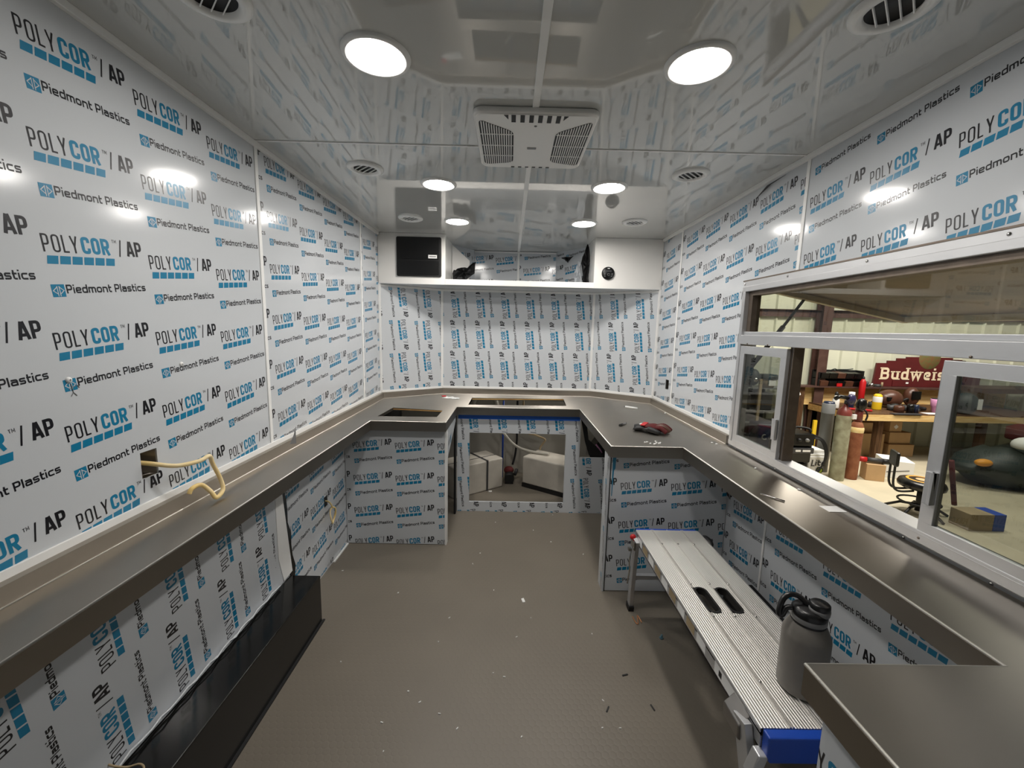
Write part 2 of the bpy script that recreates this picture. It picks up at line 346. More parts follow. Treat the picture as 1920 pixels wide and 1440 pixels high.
def clip(poly, r):
    for ax, lim, sg in ((0, r[0], 1), (0, r[1], -1), (1, r[2], 1), (1, r[3], -1)):
        out = []
        for i in range(len(poly)):
            a, b = poly[i-1], poly[i]; da, db = (a[ax]-lim)*sg, (b[ax]-lim)*sg
            if da >= 0 and db < 0 or da < 0 and db >= 0:
                t = da/(da-db); out.append((a[0]+(b[0]-a[0])*t, a[1]+(b[1]-a[1])*t))
            if db >= 0: out.append(b)
        poly = out
        if len(poly) < 3: return None
    return poly
def printed(mb, o, u, v, n, rects, p0, rot=0):
    """lay the printed film repeat over rects (u0,u1,v0,v1) of the plane o + u*a + v*b"""
    o, u, v, n = map(Vector, (o, u, v, n))
    if not isinstance(rects[0], (list, tuple)): rects = [rects]
    su, sv = (PH, PV) if rot == 0 else (PV, PH)
    tr = {0: lambda a, b: (a, b), 1: lambda a, b: (-b, a), -1: lambda a, b: (b, -a)}[rot]
    tile = [(m, h, [tr(*q) for q in p]) for m, h, p in TILE]
    for r in rects:
        for i in range(int((r[0]-.35-p0[0])//su), int((r[1]+.35-p0[0])//su)+1):
            for j in range(int((r[2]-.35-p0[1])//sv), int((r[3]+.35-p0[1])//sv)+1):
                du, dv = p0[0]+i*su, p0[1]+j*sv
                for m, h, p in tile:
                    q = [(a+du, b+dv) for a, b in p]
                    xs = [a for a, b in q]; ys = [b for a, b in q]
                    if max(xs) < r[0] or min(xs) > r[1] or max(ys) < r[2] or min(ys) > r[3]: continue
                    if min(xs) < r[0] or max(xs) > r[1] or min(ys) < r[2] or max(ys) > r[3]:
                        q = clip(q, r)
                        if not q: continue
                    mb.add([o+u*a+v*b+n*(.0003*h) for a, b in q], [tuple(range(len(q)))], m)
    return mb

# ---------------------------------------------------------------- the setting: trailer shell
XL, XR, ZT = -1.131, 1.298, 2.334
YB = -2.2
def grid(u0, u1, v0, v1, holes):
    us = sorted({u0, u1, *[h[0] for h in holes], *[h[1] for h in holes]}); vs2 = sorted({v0, v1, *[h[2] for h in holes], *[h[3] for h in holes]})
    us = [a for a in us if u0 <= a <= u1]; vs2 = [a for a in vs2 if v0 <= a <= v1]
    out = []
    for a, b in zip(us, us[1:]):
        for c, d in zip(vs2, vs2[1:]):
            m = ((a+b)/2, (c+d)/2)
            if not any(h[0] < m[0] < h[1] and h[2] < m[1] < h[3] for h in holes): out.append((a, b, c, d))
    return out
structure('floor', MB().box(-1.17, 1.335, YB, 4.3, -.05, 0), M['floor'])
structure('ceiling', MB().box(-1.17, 1.335, YB, 4.34, ZT, ZT+.05), M['ceil'])
# left wall
hl = [(1.218, 1.277, 1.06, 1.145), (2.412, 2.462, .415, .485)]
w = MB()
for a, b, c, d in grid(YB, 3.6, 0, ZT, hl): w.box(-1.17, XL, a, b, c, d, 0)
w.box(-1.17, XL, 3.6, 4.3, 0, .90, 4)
LU = ((XL, 0, 0), (0, 1, 0), (0, 0, 1), (1, 0, 0))
printed(w, *LU, grid(YB, 1.893, .968, 2.32, hl), (1.0229, 2.188))
printed(w, *LU, (1.913, 3.150, .968, 2.32), (1.9715, 1.785))
printed(w, *LU, (3.170, 3.58, .968, 2.32), (3.217, 2.165))
printed(w, *LU, grid(1.96, 2.75, .01, .86, hl), (2.245, .680))
structure('wall_left', w, FILM)
# right wall
hr = [(.78, 2.235, .93, 1.805), (3.245, 3.315, 1.09, 1.17)]
w = MB()
for a, b, c, d in grid(YB, 3.6, 0, ZT, hr): w.box(XR, 1.337, a, b, c, d, 0)
w.box(XR, 1.337, 3.6, 4.3, 0, .90, 4)
RU = ((XR, 0, 0), (0, -1, 0), (0, 0, 1), (-1, 0, 0))
neg = lambda rs: [(-b, -a, c, d) for a, b, c, d in rs]
printed(w, *RU, neg(grid(YB, 1.868, .95, 2.32, hr)), (-1.844, 2.101))
printed(w, *RU, neg(grid(1.888, 3.168, .965, 2.32, hr)), (-2.213, 2.201))
printed(w, *RU, neg(grid(3.188, 3.58, .965, 2.32, hr)), (-3.481, 2.156))
printed(w, *RU, neg([(.77, 1.892, .26, .86)]), (-1.823, .614))
printed(w, *RU, neg([(1.908, 2.25, .01, .86)]), (-2.186, .335))
structure('wall_right', w, FILM)
# nose walls above the worktop
def wall_seg(name, a, b, z0, z1, jobs, th=.02, mats=FILM, mi=0):
    a, b = Vector((*a, 0)), Vector((*b, 0)); d = (b-a); l = d.length; d.normalize(); n = Vector((d.y, -d.x, 0))
    m = MB(); q = [a, b, b-n*th, a-n*th]
    m.hexa([p+Vector((0, 0, z0)) for p in q]+[p+Vector((0, 0, z1)) for p in q], mi)
    for rect, p0, rot in jobs: printed(m, a, d, (0, 0, 1), n, rect, p0, rot)
    return structure(name, m, mats)
NL, NR, YN = -.646, .80, 3.936
wall_seg('wall_front_left', (XL, 3.58), (NL, YN), .90, 1.93, [((.01, .595, .985, 1.925), (.19, 1.611), -1)])
wall_seg('wall_front', (NL, YN), (NR, YN), .90, 1.93, [((.01, NR-NL-.01, .985, 1.925), (-.497-NL, 1.653), 1)])
wall_seg('wall_front_right', (NR, YN), (XR, 3.58), .90, 1.93, [((.012, .60, .985, 1.925), (.229, 1.663), 1)])
YU = 4.27
wall_seg('wall_front_upper', (-.37, YU), (.46, YU), 1.90, ZT, [((0, .435, 1.9, ZT-.02), (.22, 2.222), 0), ((.46, .83, 1.9, ZT-.02), (.503, 2.122), 0)])
wall_seg('wall_front_upper_left', (-.575, 3.98), (-.37, YU), 1.90, ZT, [((0, .33, 1.9, ZT-.02), (.02, 2.225), 0)])
wall_seg('wall_front_upper_right', (.46, YU), (.735, 3.95), 1.90, ZT, [((.01, .40, 1.9, ZT-.02), (.13, 2.13), 0)])
wall_seg('wall_front_base', (-1.15, 4.26), (1.32, 4.26), 0, .90, [], mats=[M['nose']])
structure('wall_back', MB().box(-1.17, 1.337, YB-.05, YB, 0, ZT), M['film'])
# trims: joint strips, ceiling and backsplash strips
tn = [0]
def trim(mb, m='trim', bevel=.0015):
    tn[0] += 1; return structure('trim_%d' % tn[0], mb, M[m], bevel=bevel)
for y in (1.903, 3.160): trim(MB().box(XL, XL+.004, y-.011, y+.011, .984, 2.314))
for y, z0 in ((1.878, 1.838), (3.178, .99)): trim(MB().box(XR-.004, XR, y-.010, y+.010, z0, 2.314))
trim(MB().box(XL, XL+.016, YB, 3.555, ZT-.022, ZT)); trim(MB().box(XR-.016, XR, YB, 3.555, ZT-.022, ZT))
trim(MB().box(XL, XL+.006, YB, 3.58, .962, .986)); trim(MB().box(XR-.006, XR, 2.285, 3.58, .968, .992))
def seg_strip(a, b, z0, z1, t=.006):
    a, b = Vector((*a, 0)), Vector((*b, 0)); d = (b-a).normalized(); n = Vector((d.y, -d.x, 0)); q = [a, b, b+n*t, a+n*t]
    return MB().hexa([p+Vector((0, 0, z0)) for p in q]+[p+Vector((0, 0, z1)) for p in q])
trim(seg_strip((XL, 3.578), (NL, YN), .966, .986)); trim(seg_strip((NL, YN), (NR, YN), .968, .988)); trim(seg_strip((NR, YN), (XR, 3.578), .968, .990))
trim(seg_strip((NL, YN), (NR, YN), 1.893, 1.913)); trim(seg_strip((XL+.01, 3.585), (NL, YN), 1.893, 1.913)); trim(seg_strip((NR, YN), (XR, 3.58), 1.893, 1.913))
for x in (NL, NR): trim(MB().box(x-.011, x+.011, YN-.012, YN, .985, 1.893))
trim(MB().box(XL, XL+.014, 3.555, 3.585, .985, 1.915)); trim(MB().box(XR-.014, XR, 3.555, 3.585, .985, 1.915))
trim(MB().box(.065, .089, YB, YU, ZT-.004, ZT+.001)); trim(MB().box(XL+.016, XR-.016, 1.879, 1.889, ZT-.0035, ZT+.001))
trim(MB().box(.068, .088, YU-.005, YU, 1.955, ZT-.005)); trim(MB().box(-.37, .46, YU-.010, YU, ZT-.018, ZT-.005))
trim(MB().box(XR-.005, XR, 1.893, 1.907, .26, .86))

# ---------------------------------------------------------------- serving window in the right wall
wx0, wx1 = 1.266, 1.335
win = thing('window_1', (1.30, 1.51, 1.37), 'aluminium serving window with sliding sashes in the right wall', 'window', kind='structure')
Y0, Y1, Z0, Z1 = .745, 2.277, .902, 1.836
f = MB()
fl = 1.283                           # flange face; the deeper frame stands proud of it
for r in grid(Y0, Y1, Z0, Z1, [(.80, 2.222, .958, 1.778)]): f.box(fl, XR+.001, r[0], r[1], r[2], r[3])
for y0, y1, z0, z1 in ((Y0+.028, Y1-.024, 1.778, 1.806), (Y0+.028, Y1-.024, .930, .958), (Y0+.03, .80, .958, 1.778), (2.222, 2.25, .958, 1.778)): f.box(wx0, wx1, y0, y1, z0, z1)
f.box(wx0-.004, wx1, .80, 2.222, 1.498, 1.548)
f.box(wx0+.012, wx1, .80, 2.222, 1.548, 1.566)
f.box(wx0, wx1+.01, .80, 2.222, .958, .968)
f.build('window_frame', M['alu'], win, bevel=.002)
d = MB().box(XR-.016, XR-.001, Y0-.004, Y1+.004, 1.836, 1.842).box(1.288, wx1, .80, 2.222, 1.756, 1.778).box(1.290, wx1, 2.190, 2.222, 1.566, 1.756).box(1.290, wx1, .80, .83, 1.566, 1.756)
d.box(1.287, wx1, 1.842, 1.850, .968, 1.498).box(1.287, wx1, 1.826, 1.832, .968, 1.498)
MB().box(1.289, wx1, 1.832, 1.842, .968, 1.498).build('track_face', M['alu_dull'], win)
d.build('seal_track', M['track'], win)
MB().box(1.318, 1.322, .83, 2.19, 1.566, 1.756).build('transom_pane', M['glass2'], win)
def sash(y0, y1, x, hy, grip):
    s = MB(); xa, xb = x, x+.018
    s.box(xa, xb, y0, y1, 1.448, 1.489).box(xa, xb, y0, y1, .966, .998).box(xa, xb, y0, y0+.040, .998, 1.448).box(xa, xb, y1-.040, y1, .998, 1.448)
    so = s.build('sash_frame', M['alu'], win, bevel=.0015)
    MB().box(xa+.008, xa+.012, y0+.036, y1-.036, .995, 1.452).build('pane', M['glass'], so)
    h = MB(); h.box(xa-.016, xa-.004, hy-.003, hy+.020, 1.06, 1.16).box(xa-.016, xa+.001, hy+.010 if grip > 0 else hy-.003, hy+.020 if grip > 0 else hy+.007, 1.06, 1.16)
    h.build('pull_handle', M['alu'], so, bevel=.002)
    MB().box(xb, xb+.012, (y0 if grip > 0 else y1-.03), (y0+.012 if grip > 0 else y1), .968, 1.49).build('gasket', M['track'], so)
    return so
sash(1.845, 2.220, 1.268, 1.850, 1)
sash(.802, 1.172, 1.268, 1.138, -1)
for i, (y, z) in enumerate([(2.262, 1.822), (1.92, 1.822), (1.50, 1.822), (1.08, 1.822), (2.20, .914), (1.86, .914), (1.58, .914), (1.22, .914), (.98, .914), (2.262, 1.25), (2.264, .99)]):
    MB().lathe([(.0001, .004), (.003, .0035), (.005, .0015), (.0055, 0)], (fl, y, z), 12, axis=(-1, 0, 0)).build('screw', M['steelpl'], win)
for y, z in ((2.15, 1.502), (1.98, 1.502), (1.10, 1.503), (1.16, .945)):
    MB().lathe([(.0001, .0025), (.0035, .002), (.004, 0)], (1.2615 if z > 1 else 1.266, y, z), 10, axis=(-1, 0, 0)).build('screw', M['track'], win)

# serving awning propped open outside
aw = thing('awning', (1.36, .6, 1.84), 'propped-open metal awning hinged above the serving window outside', 'awning')
def awp(x): return 1.84-(x-1.36)*.196
q = [(1.36, 2.31), (2.24, 2.31), (2.24, -.9), (1.36, -.9)]
MB().hexa([(x, y, awp(x)) for x, y in q]+[(x, y, awp(x)+.03) for x, y in q]).build('panel', M['awn'], aw)
MB().bar((1.50, 2.325, awp(1.50)-.005), (2.26, 2.325, awp(2.26)-.005), .035, .05).build('edge_tube', M['beige'], aw, bevel=.003)
MB().bar((2.25, 2.34, awp(2.25)-.002), (2.25, -.9, awp(2.25)-.002), .035, .05).build('edge_tube', M['beige'], aw, bevel=.003)
MB().tube([(1.35, 2.33, 1.29), (1.56, 2.325, 1.60)], .013, 12).build('gas_strut', M['black'], aw)
MB().tube([(1.56, 2.325, 1.60), (1.67, 2.322, 1.77)], .008, 12).build('strut_rod', M['dgrey'], aw)
random.seed(3)

# ---------------------------------------------------------------- stainless worktop
ZC, ZLIP = .916, .850
ct = thing('worktop', (0, 3.4, ZC), 'continuous stainless worktop running around the trailer walls and over the cabinets', 'worktop')
outer = [(-1.103, YB+.02), (-1.103, 3.565), (-.640, 3.905), (.80, 3.905), (1.272, 3.565), (1.272, -1.0), (.593, -1.0), (.593, .709), (.990, .709),
         (.990, 2.196), (.584, 2.196), (.590, 3.255), (-.414, 3.245), (-.418, 2.690), (-.930, 2.690), (-.930, YB+.02)]
h1 = [(-.925, 2.832), (-.506, 2.850), (-.502, 3.080), (-.905, 3.160)]
h2 = [(-.331, 3.345), (.497, 3.385), (.518, 3.730), (-.331, 3.690)]
tri = tessellate_polygon([[Vector((*p, 0)) for p in l] for l in (outer, h1, h2)])
flat = outer+h1+h2
t = MB()
for z in (ZC, ZC-.022): t.add([(x, y, z) for x, y in flat], [tuple(q) for q in tri])
for loop in (outer, h1, h2):
    k = len(loop); t.add([(x, y, ZC) for x, y in loop]+[(x, y, ZC-.022) for x, y in loop], [(i, (i+1) % k, k+(i+1) % k, k+i) for i in range(k)])
t.build('top', M['steel'], ct, uv=True)
lp = MB()
edge = outer[6:]
for a, b in zip(edge, edge[1:]):
    lp.bar((*a, (ZC-.0005+ZLIP)/2), (*b, (ZC-.0005+ZLIP)/2), .004, ZC-.0005-ZLIP)
lp.build('front_lip', M['steel_dark'], ct)
ed = MB()
ed.tube([(x, y, ZC-.0025) for x, y in edge], .0036, 10)
ed.build('rolled_edge', M['edge'], ct)  # rolled front edge, its lamp glint helped by the paler steel
fo = MB(); fo.tube([(x*1.0, y, ZC+.0005) for x, y in ((-1.102, YB+.02), (-1.102, 3.563), (-.640, 3.903), (.80, 3.903), (1.271, 3.563), (1.271, 2.285))], .0022, 8); fo.build('fold_highlight', M['edge'], ct)  # thin bright tube drawn as the highlight along the backsplash fold
bs = MB()
back = [(-1.103, YB+.02), (-1.103, 3.562), (-.640, 3.903), (.80, 3.903), (1.272, 3.562), (1.272, 2.285)]
wallp = [(-1.129, YB+.02), (-1.129, 3.578), (-.646, 3.934), (.80, 3.934), (1.296, 3.578), (1.296, 2.285)]
for i in range(5):
    a, b, c, d_ = back[i], back[i+1], wallp[i+1], wallp[i]; zt = .964 if i == 0 else .968
    bs.hexa([(*a, ZC-.001), (*b, ZC-.001), (*c, ZC-.001), (*d_, ZC-.001), (*a, zt), (*b, zt), (*c, zt), (*d_, zt)])
bs.build('backsplash', M['steel_dark'], ct)
for (a, b) in ((h1[3], h1[2]), (h2[3], h2[2])):
    cw = MB().bar((a[0], a[1]+.004, ZC-.012), (b[0], b[1]+.004, ZC-.006), .008, .009)
    cw.build('cutout_wood_edge', M['pine2'], ct)

# ---------------------------------------------------------------- cabinets and panels below the worktop
FU = lambda y: ((0, y, 0), (1, 0, 0), (0, 0, 1), (0, -1, 0))
cab = thing('base_cabinet', (-.77, 2.75, 0), 'film-wrapped base cabinet under the left corner of the worktop', 'cabinet')
p = MB().box(-1.128, -.430, 2.744, 2.762, .004, .85)
printed(p, *FU(2.744), (-1.12, -.434, .006, .848), (-1.0698, .7064))
p.build('front_panel', FILM, cab)
p = MB().box(-.432, -.420, 2.741, 2.80, .0, .85)
p.build('end_trim', M['trim'], cab)
p = MB(); p.prism([(2.80, .62), (3.24, .80), (3.24, .85), (2.80, .85)], (-.432, 0, 0), (0, 1, 0), (0, 0, 1), (1, 0, 0), .010)
printed(p, (-.4215, 0, 0), (0, 1, 0), (0, 0, 1), (1, 0, 0), [(2.80, 2.99, .70, .845), (2.99, 3.2, .79, .845)], (2.83, .70), 0)
p.build('side_flap', FILM, cab)
MB().box(-.436, -.420, 3.235, 3.285, 0, .85).build('gap_shade_strip', M['black'], cab)  # black strip in place of the dark gap beside the rear panel
cab = thing('base_cabinet', (.94, 2.26, 0), 'film-wrapped base cabinet under the right corner, behind the work platform', 'cabinet')
p = MB().box(.600, 1.294, 2.253, 2.272, .004, .85)
printed(p, *FU(2.253), (.606, 1.29, .006, .848), (.6695, .6376))
p.add([(.612, 2.2524, .85), (.632, 2.2524, .85), (.629, 2.2524, .765), (.622, 2.2524, .755), (.618, 2.2524, .60), (.614, 2.2524, .60)], [(0, 1, 2, 3, 4, 5)], 1)
p.build('front_panel', FILM, cab)
MB().box(.598, .604, 2.250, 2.256, 0, .85).build('corner_gap_shadow', M['black'], cab)  # black strip painting the shadow gap between front and side panel
p = MB().box(.587, .598, 2.250, 2.345, 0, .85)
printed(p, (.587, 0, 0), (0, -1, 0), (0, 0, 1), (-1, 0, 0), (-2.343, -2.254, .0, .85), (-2.43, .70), -1)
p.build('side_panel', FILM, cab)
ap = thing('access_panel', (.2, 3.31, 0), 'film-covered rear panel with a square opening below the middle of the worktop', 'panel')
p = MB()
holes = [(-.314, .490, .085, .689)]
rs = grid(-.417, .612, 0, .850, holes)
for a, b, c, d_ in rs: p.box(a, b, 3.300, 3.318, c, d_)
p.box(.612, .84, 3.300, 3.318, 0, .492)
printed(p, *FU(3.300), rs+[(.612, .835, .005, .49)], (.651, .309), -1)
p.build('sheet', FILM, ap)
tp = tag(MB().box(-.408, .603, 3.2975, 3.2995, .806, .842).build('masking_tape', M['tape'], loc=(.1, 3.298, .82)), 'blue masking tape strip along the top of the rear access panel', 'tape')
ncp = thing('base_cabinet', (.95, .5, 0), 'film-wrapped counter end in the near right corner below the steel top', 'cabinet')
p = MB().box(.626, .644, -1.0, .690, 0, .852).box(.644, 1.29, .672, .690, 0, .852)
printed(p, (.626, 0, 0), (0, -1, 0), (0, 0, 1), (-1, 0, 0), (-.690, 1.0, .0, .85), (-.755, .700))
p.build('side_panel', FILM, ncp)

# wheel-well covers
ww = thing('wheel_well_cover', (-1.04, .6, 0), 'long glossy black wheel-well cover on the floor along the left wall', 'wheel well cover')
MB().box(-1.112, -.956, -1.4, 1.965, 0, .258).build('box', M['gblack'], ww, bevel=.004)
MB().box(-.956, -.944, -1.4, 1.972, 0, .006).build('floor_flange', M['black'], ww)
p = MB().box(-1.130, -1.112, YB, 1.900, .258, .86)
printed(p, (-1.112, 0, 0), (0, 1, 0), (0, 0, 1), (1, 0, 0), (YB, 1.845, .262, .858), (1.058, .284), 1)
structure('wall_left_lower', p, FILM)
trim(MB().prism([(1.868, .86), (1.912, .86), (1.985, .27), (1.905, .262), (1.868, .40)], (-1.1305, 0, 0), (0, 1, 0), (0, 0, 1), (1, 0, 0), .021))
wv = MB(); n = 90
for k in range(3):
    wv.tube([(-1.108+.004*k, -1.4+3.25*i/n, .262+.007*k*abs(math.sin(i*1.1+k))+.003*k) for i in range(n+1)], .0035, 6)
tag(wv.build('crinkled_film', M['film'], loc=(-1.108, .5, .262)), 'crinkled loose film edge along the top of the black wheel-well cover', 'film')
g = MB(); random.seed(11)
pts = [(2.000, .215), (1.912, .86)]+[(1.957+.0085*k+.010*math.sin(k*2.3), .86-.0655*k) for k in range(11)]
g.prism(pts, (-1.131, 0, 0), (0, 1, 0), (0, 0, 1), (1, 0, 0), .006)
tag(g.build('liner_strip', M['gblack'], loc=(-1.125, 1.96, .25)), 'ragged black liner strip between two film panels on the lower left wall', 'liner')
tag(MB().box(1.150, XR-.001, .72, 1.955, 0, .255).build('wheel_well_cover', M['black'], loc=(1.22, 1.3, 0), bevel=.004), 'matte black wheel-well cover behind the work platform on the right', 'wheel well cover')
tag(MB().box(-1.129, -1.117, 2.50, 2.735, 0, .008).build('floor_seal', M['trim'], loc=(-1.12, 2.6, 0)), 'thin white seal bead where left wall film meets the floor', 'seal')

# ---------------------------------------------------------------- overhead cabinet across the nose
oc = thing('overhead_cabinet', (.08, 3.57, 1.92), 'white overhead cabinet with a central opening across the front of the trailer', 'cabinet')
YS = 3.56
MB().box(XL+.002, -.557, YS, YS+.02, 1.917, ZT-.001).build('front_panel', M['white'], oc, bevel=.001)
MB().box(.713, XR-.002, YS, YS+.02, 1.917, ZT-.001).build('front_panel', M['white'], oc, bevel=.001)
MB().box(-.573, -.557, YS+.0201, 4.0, 1.945, ZT-.001).build('side_panel', M['white'], oc, bevel=.001)
p = MB().box(.713, .729, YS+.0201, 3.98, 1.945, ZT-.001); p.build('side_panel', M['white'], oc, bevel=.001)
sh = [(XL+.003, YS+.001), (XR-.003, YS+.001), (NR+.01, YN), (.50, 4.27), (-.40, 4.27), (NL-.01, YN)]
s = MB().prism(sh, (0, 0, 1.914), (1, 0, 0), (0, 1, 0), (0, 0, 1), .020); s.build('shelf', M['film'], oc)
MB().box(-.560, .716, YS-.006, YS+.016, 1.914, 1.962).build('shelf_lip', M['white'], oc, bevel=.004)
bp_ = thing('breaker_panel', (-.778, YS, 2.14), 'black power panel recessed in the left side of the overhead cabinet', 'panel')
MB().prism([(a-.778, b) for a, b in rrect(-.190, .188, 1.978, 2.302, .012)], (0, YS, 0), (1, 0, 0), (0, 0, 1), (0, -1, 0), .012).build('frame', M['black'], bp_)
MB().prism([(a-.778, b) for a, b in rrect(-.172, .170, 2.118, 2.290, .010)], (0, YS-.012, 0), (1, 0, 0), (0, 0, 1), (0, -1, 0), .006).build('door', M['dblack'], bp_)
MB().prism([(a-.778, b) for a, b in rrect(-.172, .170, 1.992, 2.108, .010)], (0, YS-.012, 0), (1, 0, 0), (0, 0, 1), (0, -1, 0), .004).build('cover', M['dblack'], bp_)
lb = MB().box(-.698, -.625, YS-.019, YS-.018, 2.128, 2.156); lb.build('label', M['pwhite'], bp_)
MB().box(-.690, -.633, YS-.0195, YS-.019, 2.138, 2.146).build('label_line', M['grey'], bp_)
st = thing('marine_stereo', (.833, YS, 2.042), 'round black stereo control set in the right overhead cabinet front', 'stereo')
MB().lathe([(.0001, .018), (.045, .018), (.052, .014), (.055, 0)], (.833, YS, 2.042), 40, axis=(0, -1, 0)).build('body', M['dblack'], st)
MB().box(.806, .858, YS-.020, YS-.018, 2.052, 2.066).build('screen', M['dgrey'], st)
MB().lathe([(.0001, .024), (.010, .024), (.012, .018)], (.833, YS, 2.030), 24, axis=(0, -1, 0)).build('knob', M['black'], st)
MB().tube([(.833+.0095*math.cos(i*.262), YS-.0235, 2.030+.0095*math.sin(i*.262)) for i in range(24)], .0012, 6, closed=True).build('knob_ring', M['grey'], st)
for x, z in ((.800, 2.036), (.800, 2.026), (.803, 2.014), (.864, 2.038), (.864, 2.028), (.861, 2.016)):
    MB().box(x-.006, x+.006, YS-.0195, YS-.018, z-.002, z+.002).build('button', M['grey'], st)
MB().box(.823, .843, YS-.020, YS-.018, 2.078, 2.083).build('mode_bar', M['pwhite'], st)
# film peeled away inside the opening
pf = MB()
pf.prism([(-.555, 2.325), (-.395, 2.19), (-.395, 1.935), (-.555, 1.935)], (0, 4.145, 0), (1, .35, 0), (0, 0, 1), (.33, -.94, 0), .002)
tag(pf.build('bare_liner_patch', M['white'], loc=(-.48, 3.98, 1.935)), 'bare white liner exposed by peeled film inside the overhead opening, left', 'liner')
def rag(name, pts, y, m, label, cat, amp=.02, seed=1):
    random.seed(seed); mb = MB(); k = len(pts); V0 = []
    cx = sum(a for a, b in pts)/k; cz = sum(b for a, b in pts)/k
    ring = []
    for i in range(k):
        a, b = pts[i], pts[(i+1) % k]
        for t in (0, .35, .7): ring.append((a[0]+(b[0]-a[0])*t+random.uniform(-.006, .006), a[1]+(b[1]-a[1])*t+random.uniform(-.006, .006)))
    n = len(ring)
    lay = []
    for f_ in (1, .6, .25): lay += [(cx+(a-cx)*f_, y+random.uniform(-amp, amp), cz+(b-cz)*f_) for a, b in ring]
    vv = lay+[(cx, y, cz)]
    fs = [(i+n*l, (i+1) % n+n*l, (i+1) % n+n*(l+1), i+n*(l+1)) for l in range(2) for i in range(n)]+[(2*n+i, 2*n+(i+1) % n, 3*n) for i in range(n)]
    o = mb.add(vv, fs).build(name, m, loc=(cx, y, cz)); sd = o.modifiers.new('s', 'SOLIDIFY'); sd.thickness = .0015
    return tag(o, label, cat)
rag('torn_film', [(-0.540, 1.990), (-0.536, 2.082), (-0.486, 2.103), (-0.406, 2.110), (-0.332, 2.169), (-0.336, 2.063), (-0.426, 1.993)], 3.90, M['black'], 'ragged torn black film lying at the left end of the overhead shelf', 'film', .02, 4)
rag('torn_film', [(.655, 1.94), (.64, 2.04), (.63, 2.2), (.675, 2.31), (.705, 2.22), (.700, 2.05), (.705, 1.94)], 3.72, M['black'], 'curled black film strip hanging at the right end of the overhead opening', 'film', .02, 9)
rag('torn_film', [(.60, 1.94), (.59, 2.07), (.62, 2.19), (.655, 2.14), (.66, 1.95)], 3.86, M['film'], 'crumpled grey film hanging beside the curled black strip on the overhead shelf', 'film', .03, 12)
rag('torn_film', [(.48, 2.25), (.60, 2.262), (.55, 2.20), (.53, 2.215)], 4.03, M['black'], 'small dark folded film corner near the right end of the overhead shelf', 'film', .015, 15)

# ---------------------------------------------------------------- ceiling fittings
cw_ = ('nearest the camera on the left', 'nearest the camera on the right', 'middle one on the left, before the air conditioner', 'middle one on the right, beside the air conditioner', 'farthest on the left, at the overhead cabinet', 'farthest on the right, at the overhead cabinet')
lab = ['round ceiling lamp on the left, nearest the camera', 'round ceiling lamp on the right, nearest the camera',
       'round ceiling lamp on the left just past the air conditioner', 'round ceiling lamp on the right just past the air conditioner',
       'farthest round ceiling lamp on the left, close to the overhead cabinet', 'farthest round ceiling lamp on the right, close to the overhead cabinet']
for (x, y), l in zip([(-.406, 1.305), (.540, 1.302), (-.407, 2.362), (.530, 2.345), (-.402, 3.135), (.530, 3.110)], lab):
    t = thing('ceiling_lamp', (x, y, ZT), l, 'ceiling lamp', 'recessed round ceiling lamps')
    MB().lathe([(.079, -.001), (.079, -.008), (.088, -.010), (.097, -.006), (.099, 0)], (x, y, ZT), 48).build('trim_ring', M['trim'], t)
    MB().lathe([(.0001, -.006), (.077, -.006), (.079, -.004), (.079, -.0005)], (x, y, ZT), 40).build('diffuser', M['led'], t)
lab = ['round ceiling air vent at the top left edge of the view', 'round ceiling air vent at the top right edge of the view',
       'round ceiling air vent on the left, level with the air conditioner', 'round ceiling air vent on the right, level with the air conditioner',
       'far round ceiling air vent on the left, above the black power panel', 'far round ceiling air vent on the right, above the stereo control']
for i, ((x, y), l) in enumerate(zip([(-.737, 1.098), (.902, 1.075), (-.739, 2.163), (.886, 2.136), (-.735, 3.085), (.883, 3.040)], lab)):
    t = thing('ceiling_vent', (x, y, ZT), l, 'air vent', 'round ceiling air vents')
    MB().lathe([(.056, -.002), (.060, -.011), (.075, -.012), (.088, -.006), (.089, 0)], (x, y, ZT), 48).build('ring', M['trim'], t)
    MB().lathe([(.0001, -.0008), (.058, -.0008), (.058, -.003)], (x, y, ZT), 36).build('duct', M['black'], t)
    sx = 1 if x < 0 else -1; dv = Vector((.72*sx, -.69, 0)); pv = Vector((-dv.y, dv.x, 0))
    for k in (-1.5, -.5, .5, 1.5):
        o_ = .023*k; hl_ = math.sqrt(.0565**2-o_**2); c0 = Vector((x, y, ZT-.006))+pv*o_
        MB().bar(c0-dv*hl_, c0+dv*hl_, .0028, .005, up=(pv.x*.3, pv.y*.3, 1)).build('louver', M['trim'], t)
ac = thing('air_conditioner', (.078, 1.735, ZT), 'square white ceiling air conditioner grille unit in the middle of the ceiling', 'air conditioner')
ax0, ax1, ay0, ay1, azb = -.149, .310, 1.553, 2.045, 2.308
MB().prism(rrect(ax0, ax1, ay0, ay1, .035, 6), (0, 0, azb+.004), (1, 0, 0), (0, 1, 0), (0, 0, 1), ZT-azb-.004).build('shroud', M['white'], ac, bevel=.008, seg=3)
MB().prism(rrect(ax0+.008, ax1-.008, ay0+.008, ay1-.008, .03, 6), (0, 0, azb), (1, 0, 0), (0, 1, 0), (0, 0, 1), .006).build('face_plate', M['white'], ac, bevel=.002)
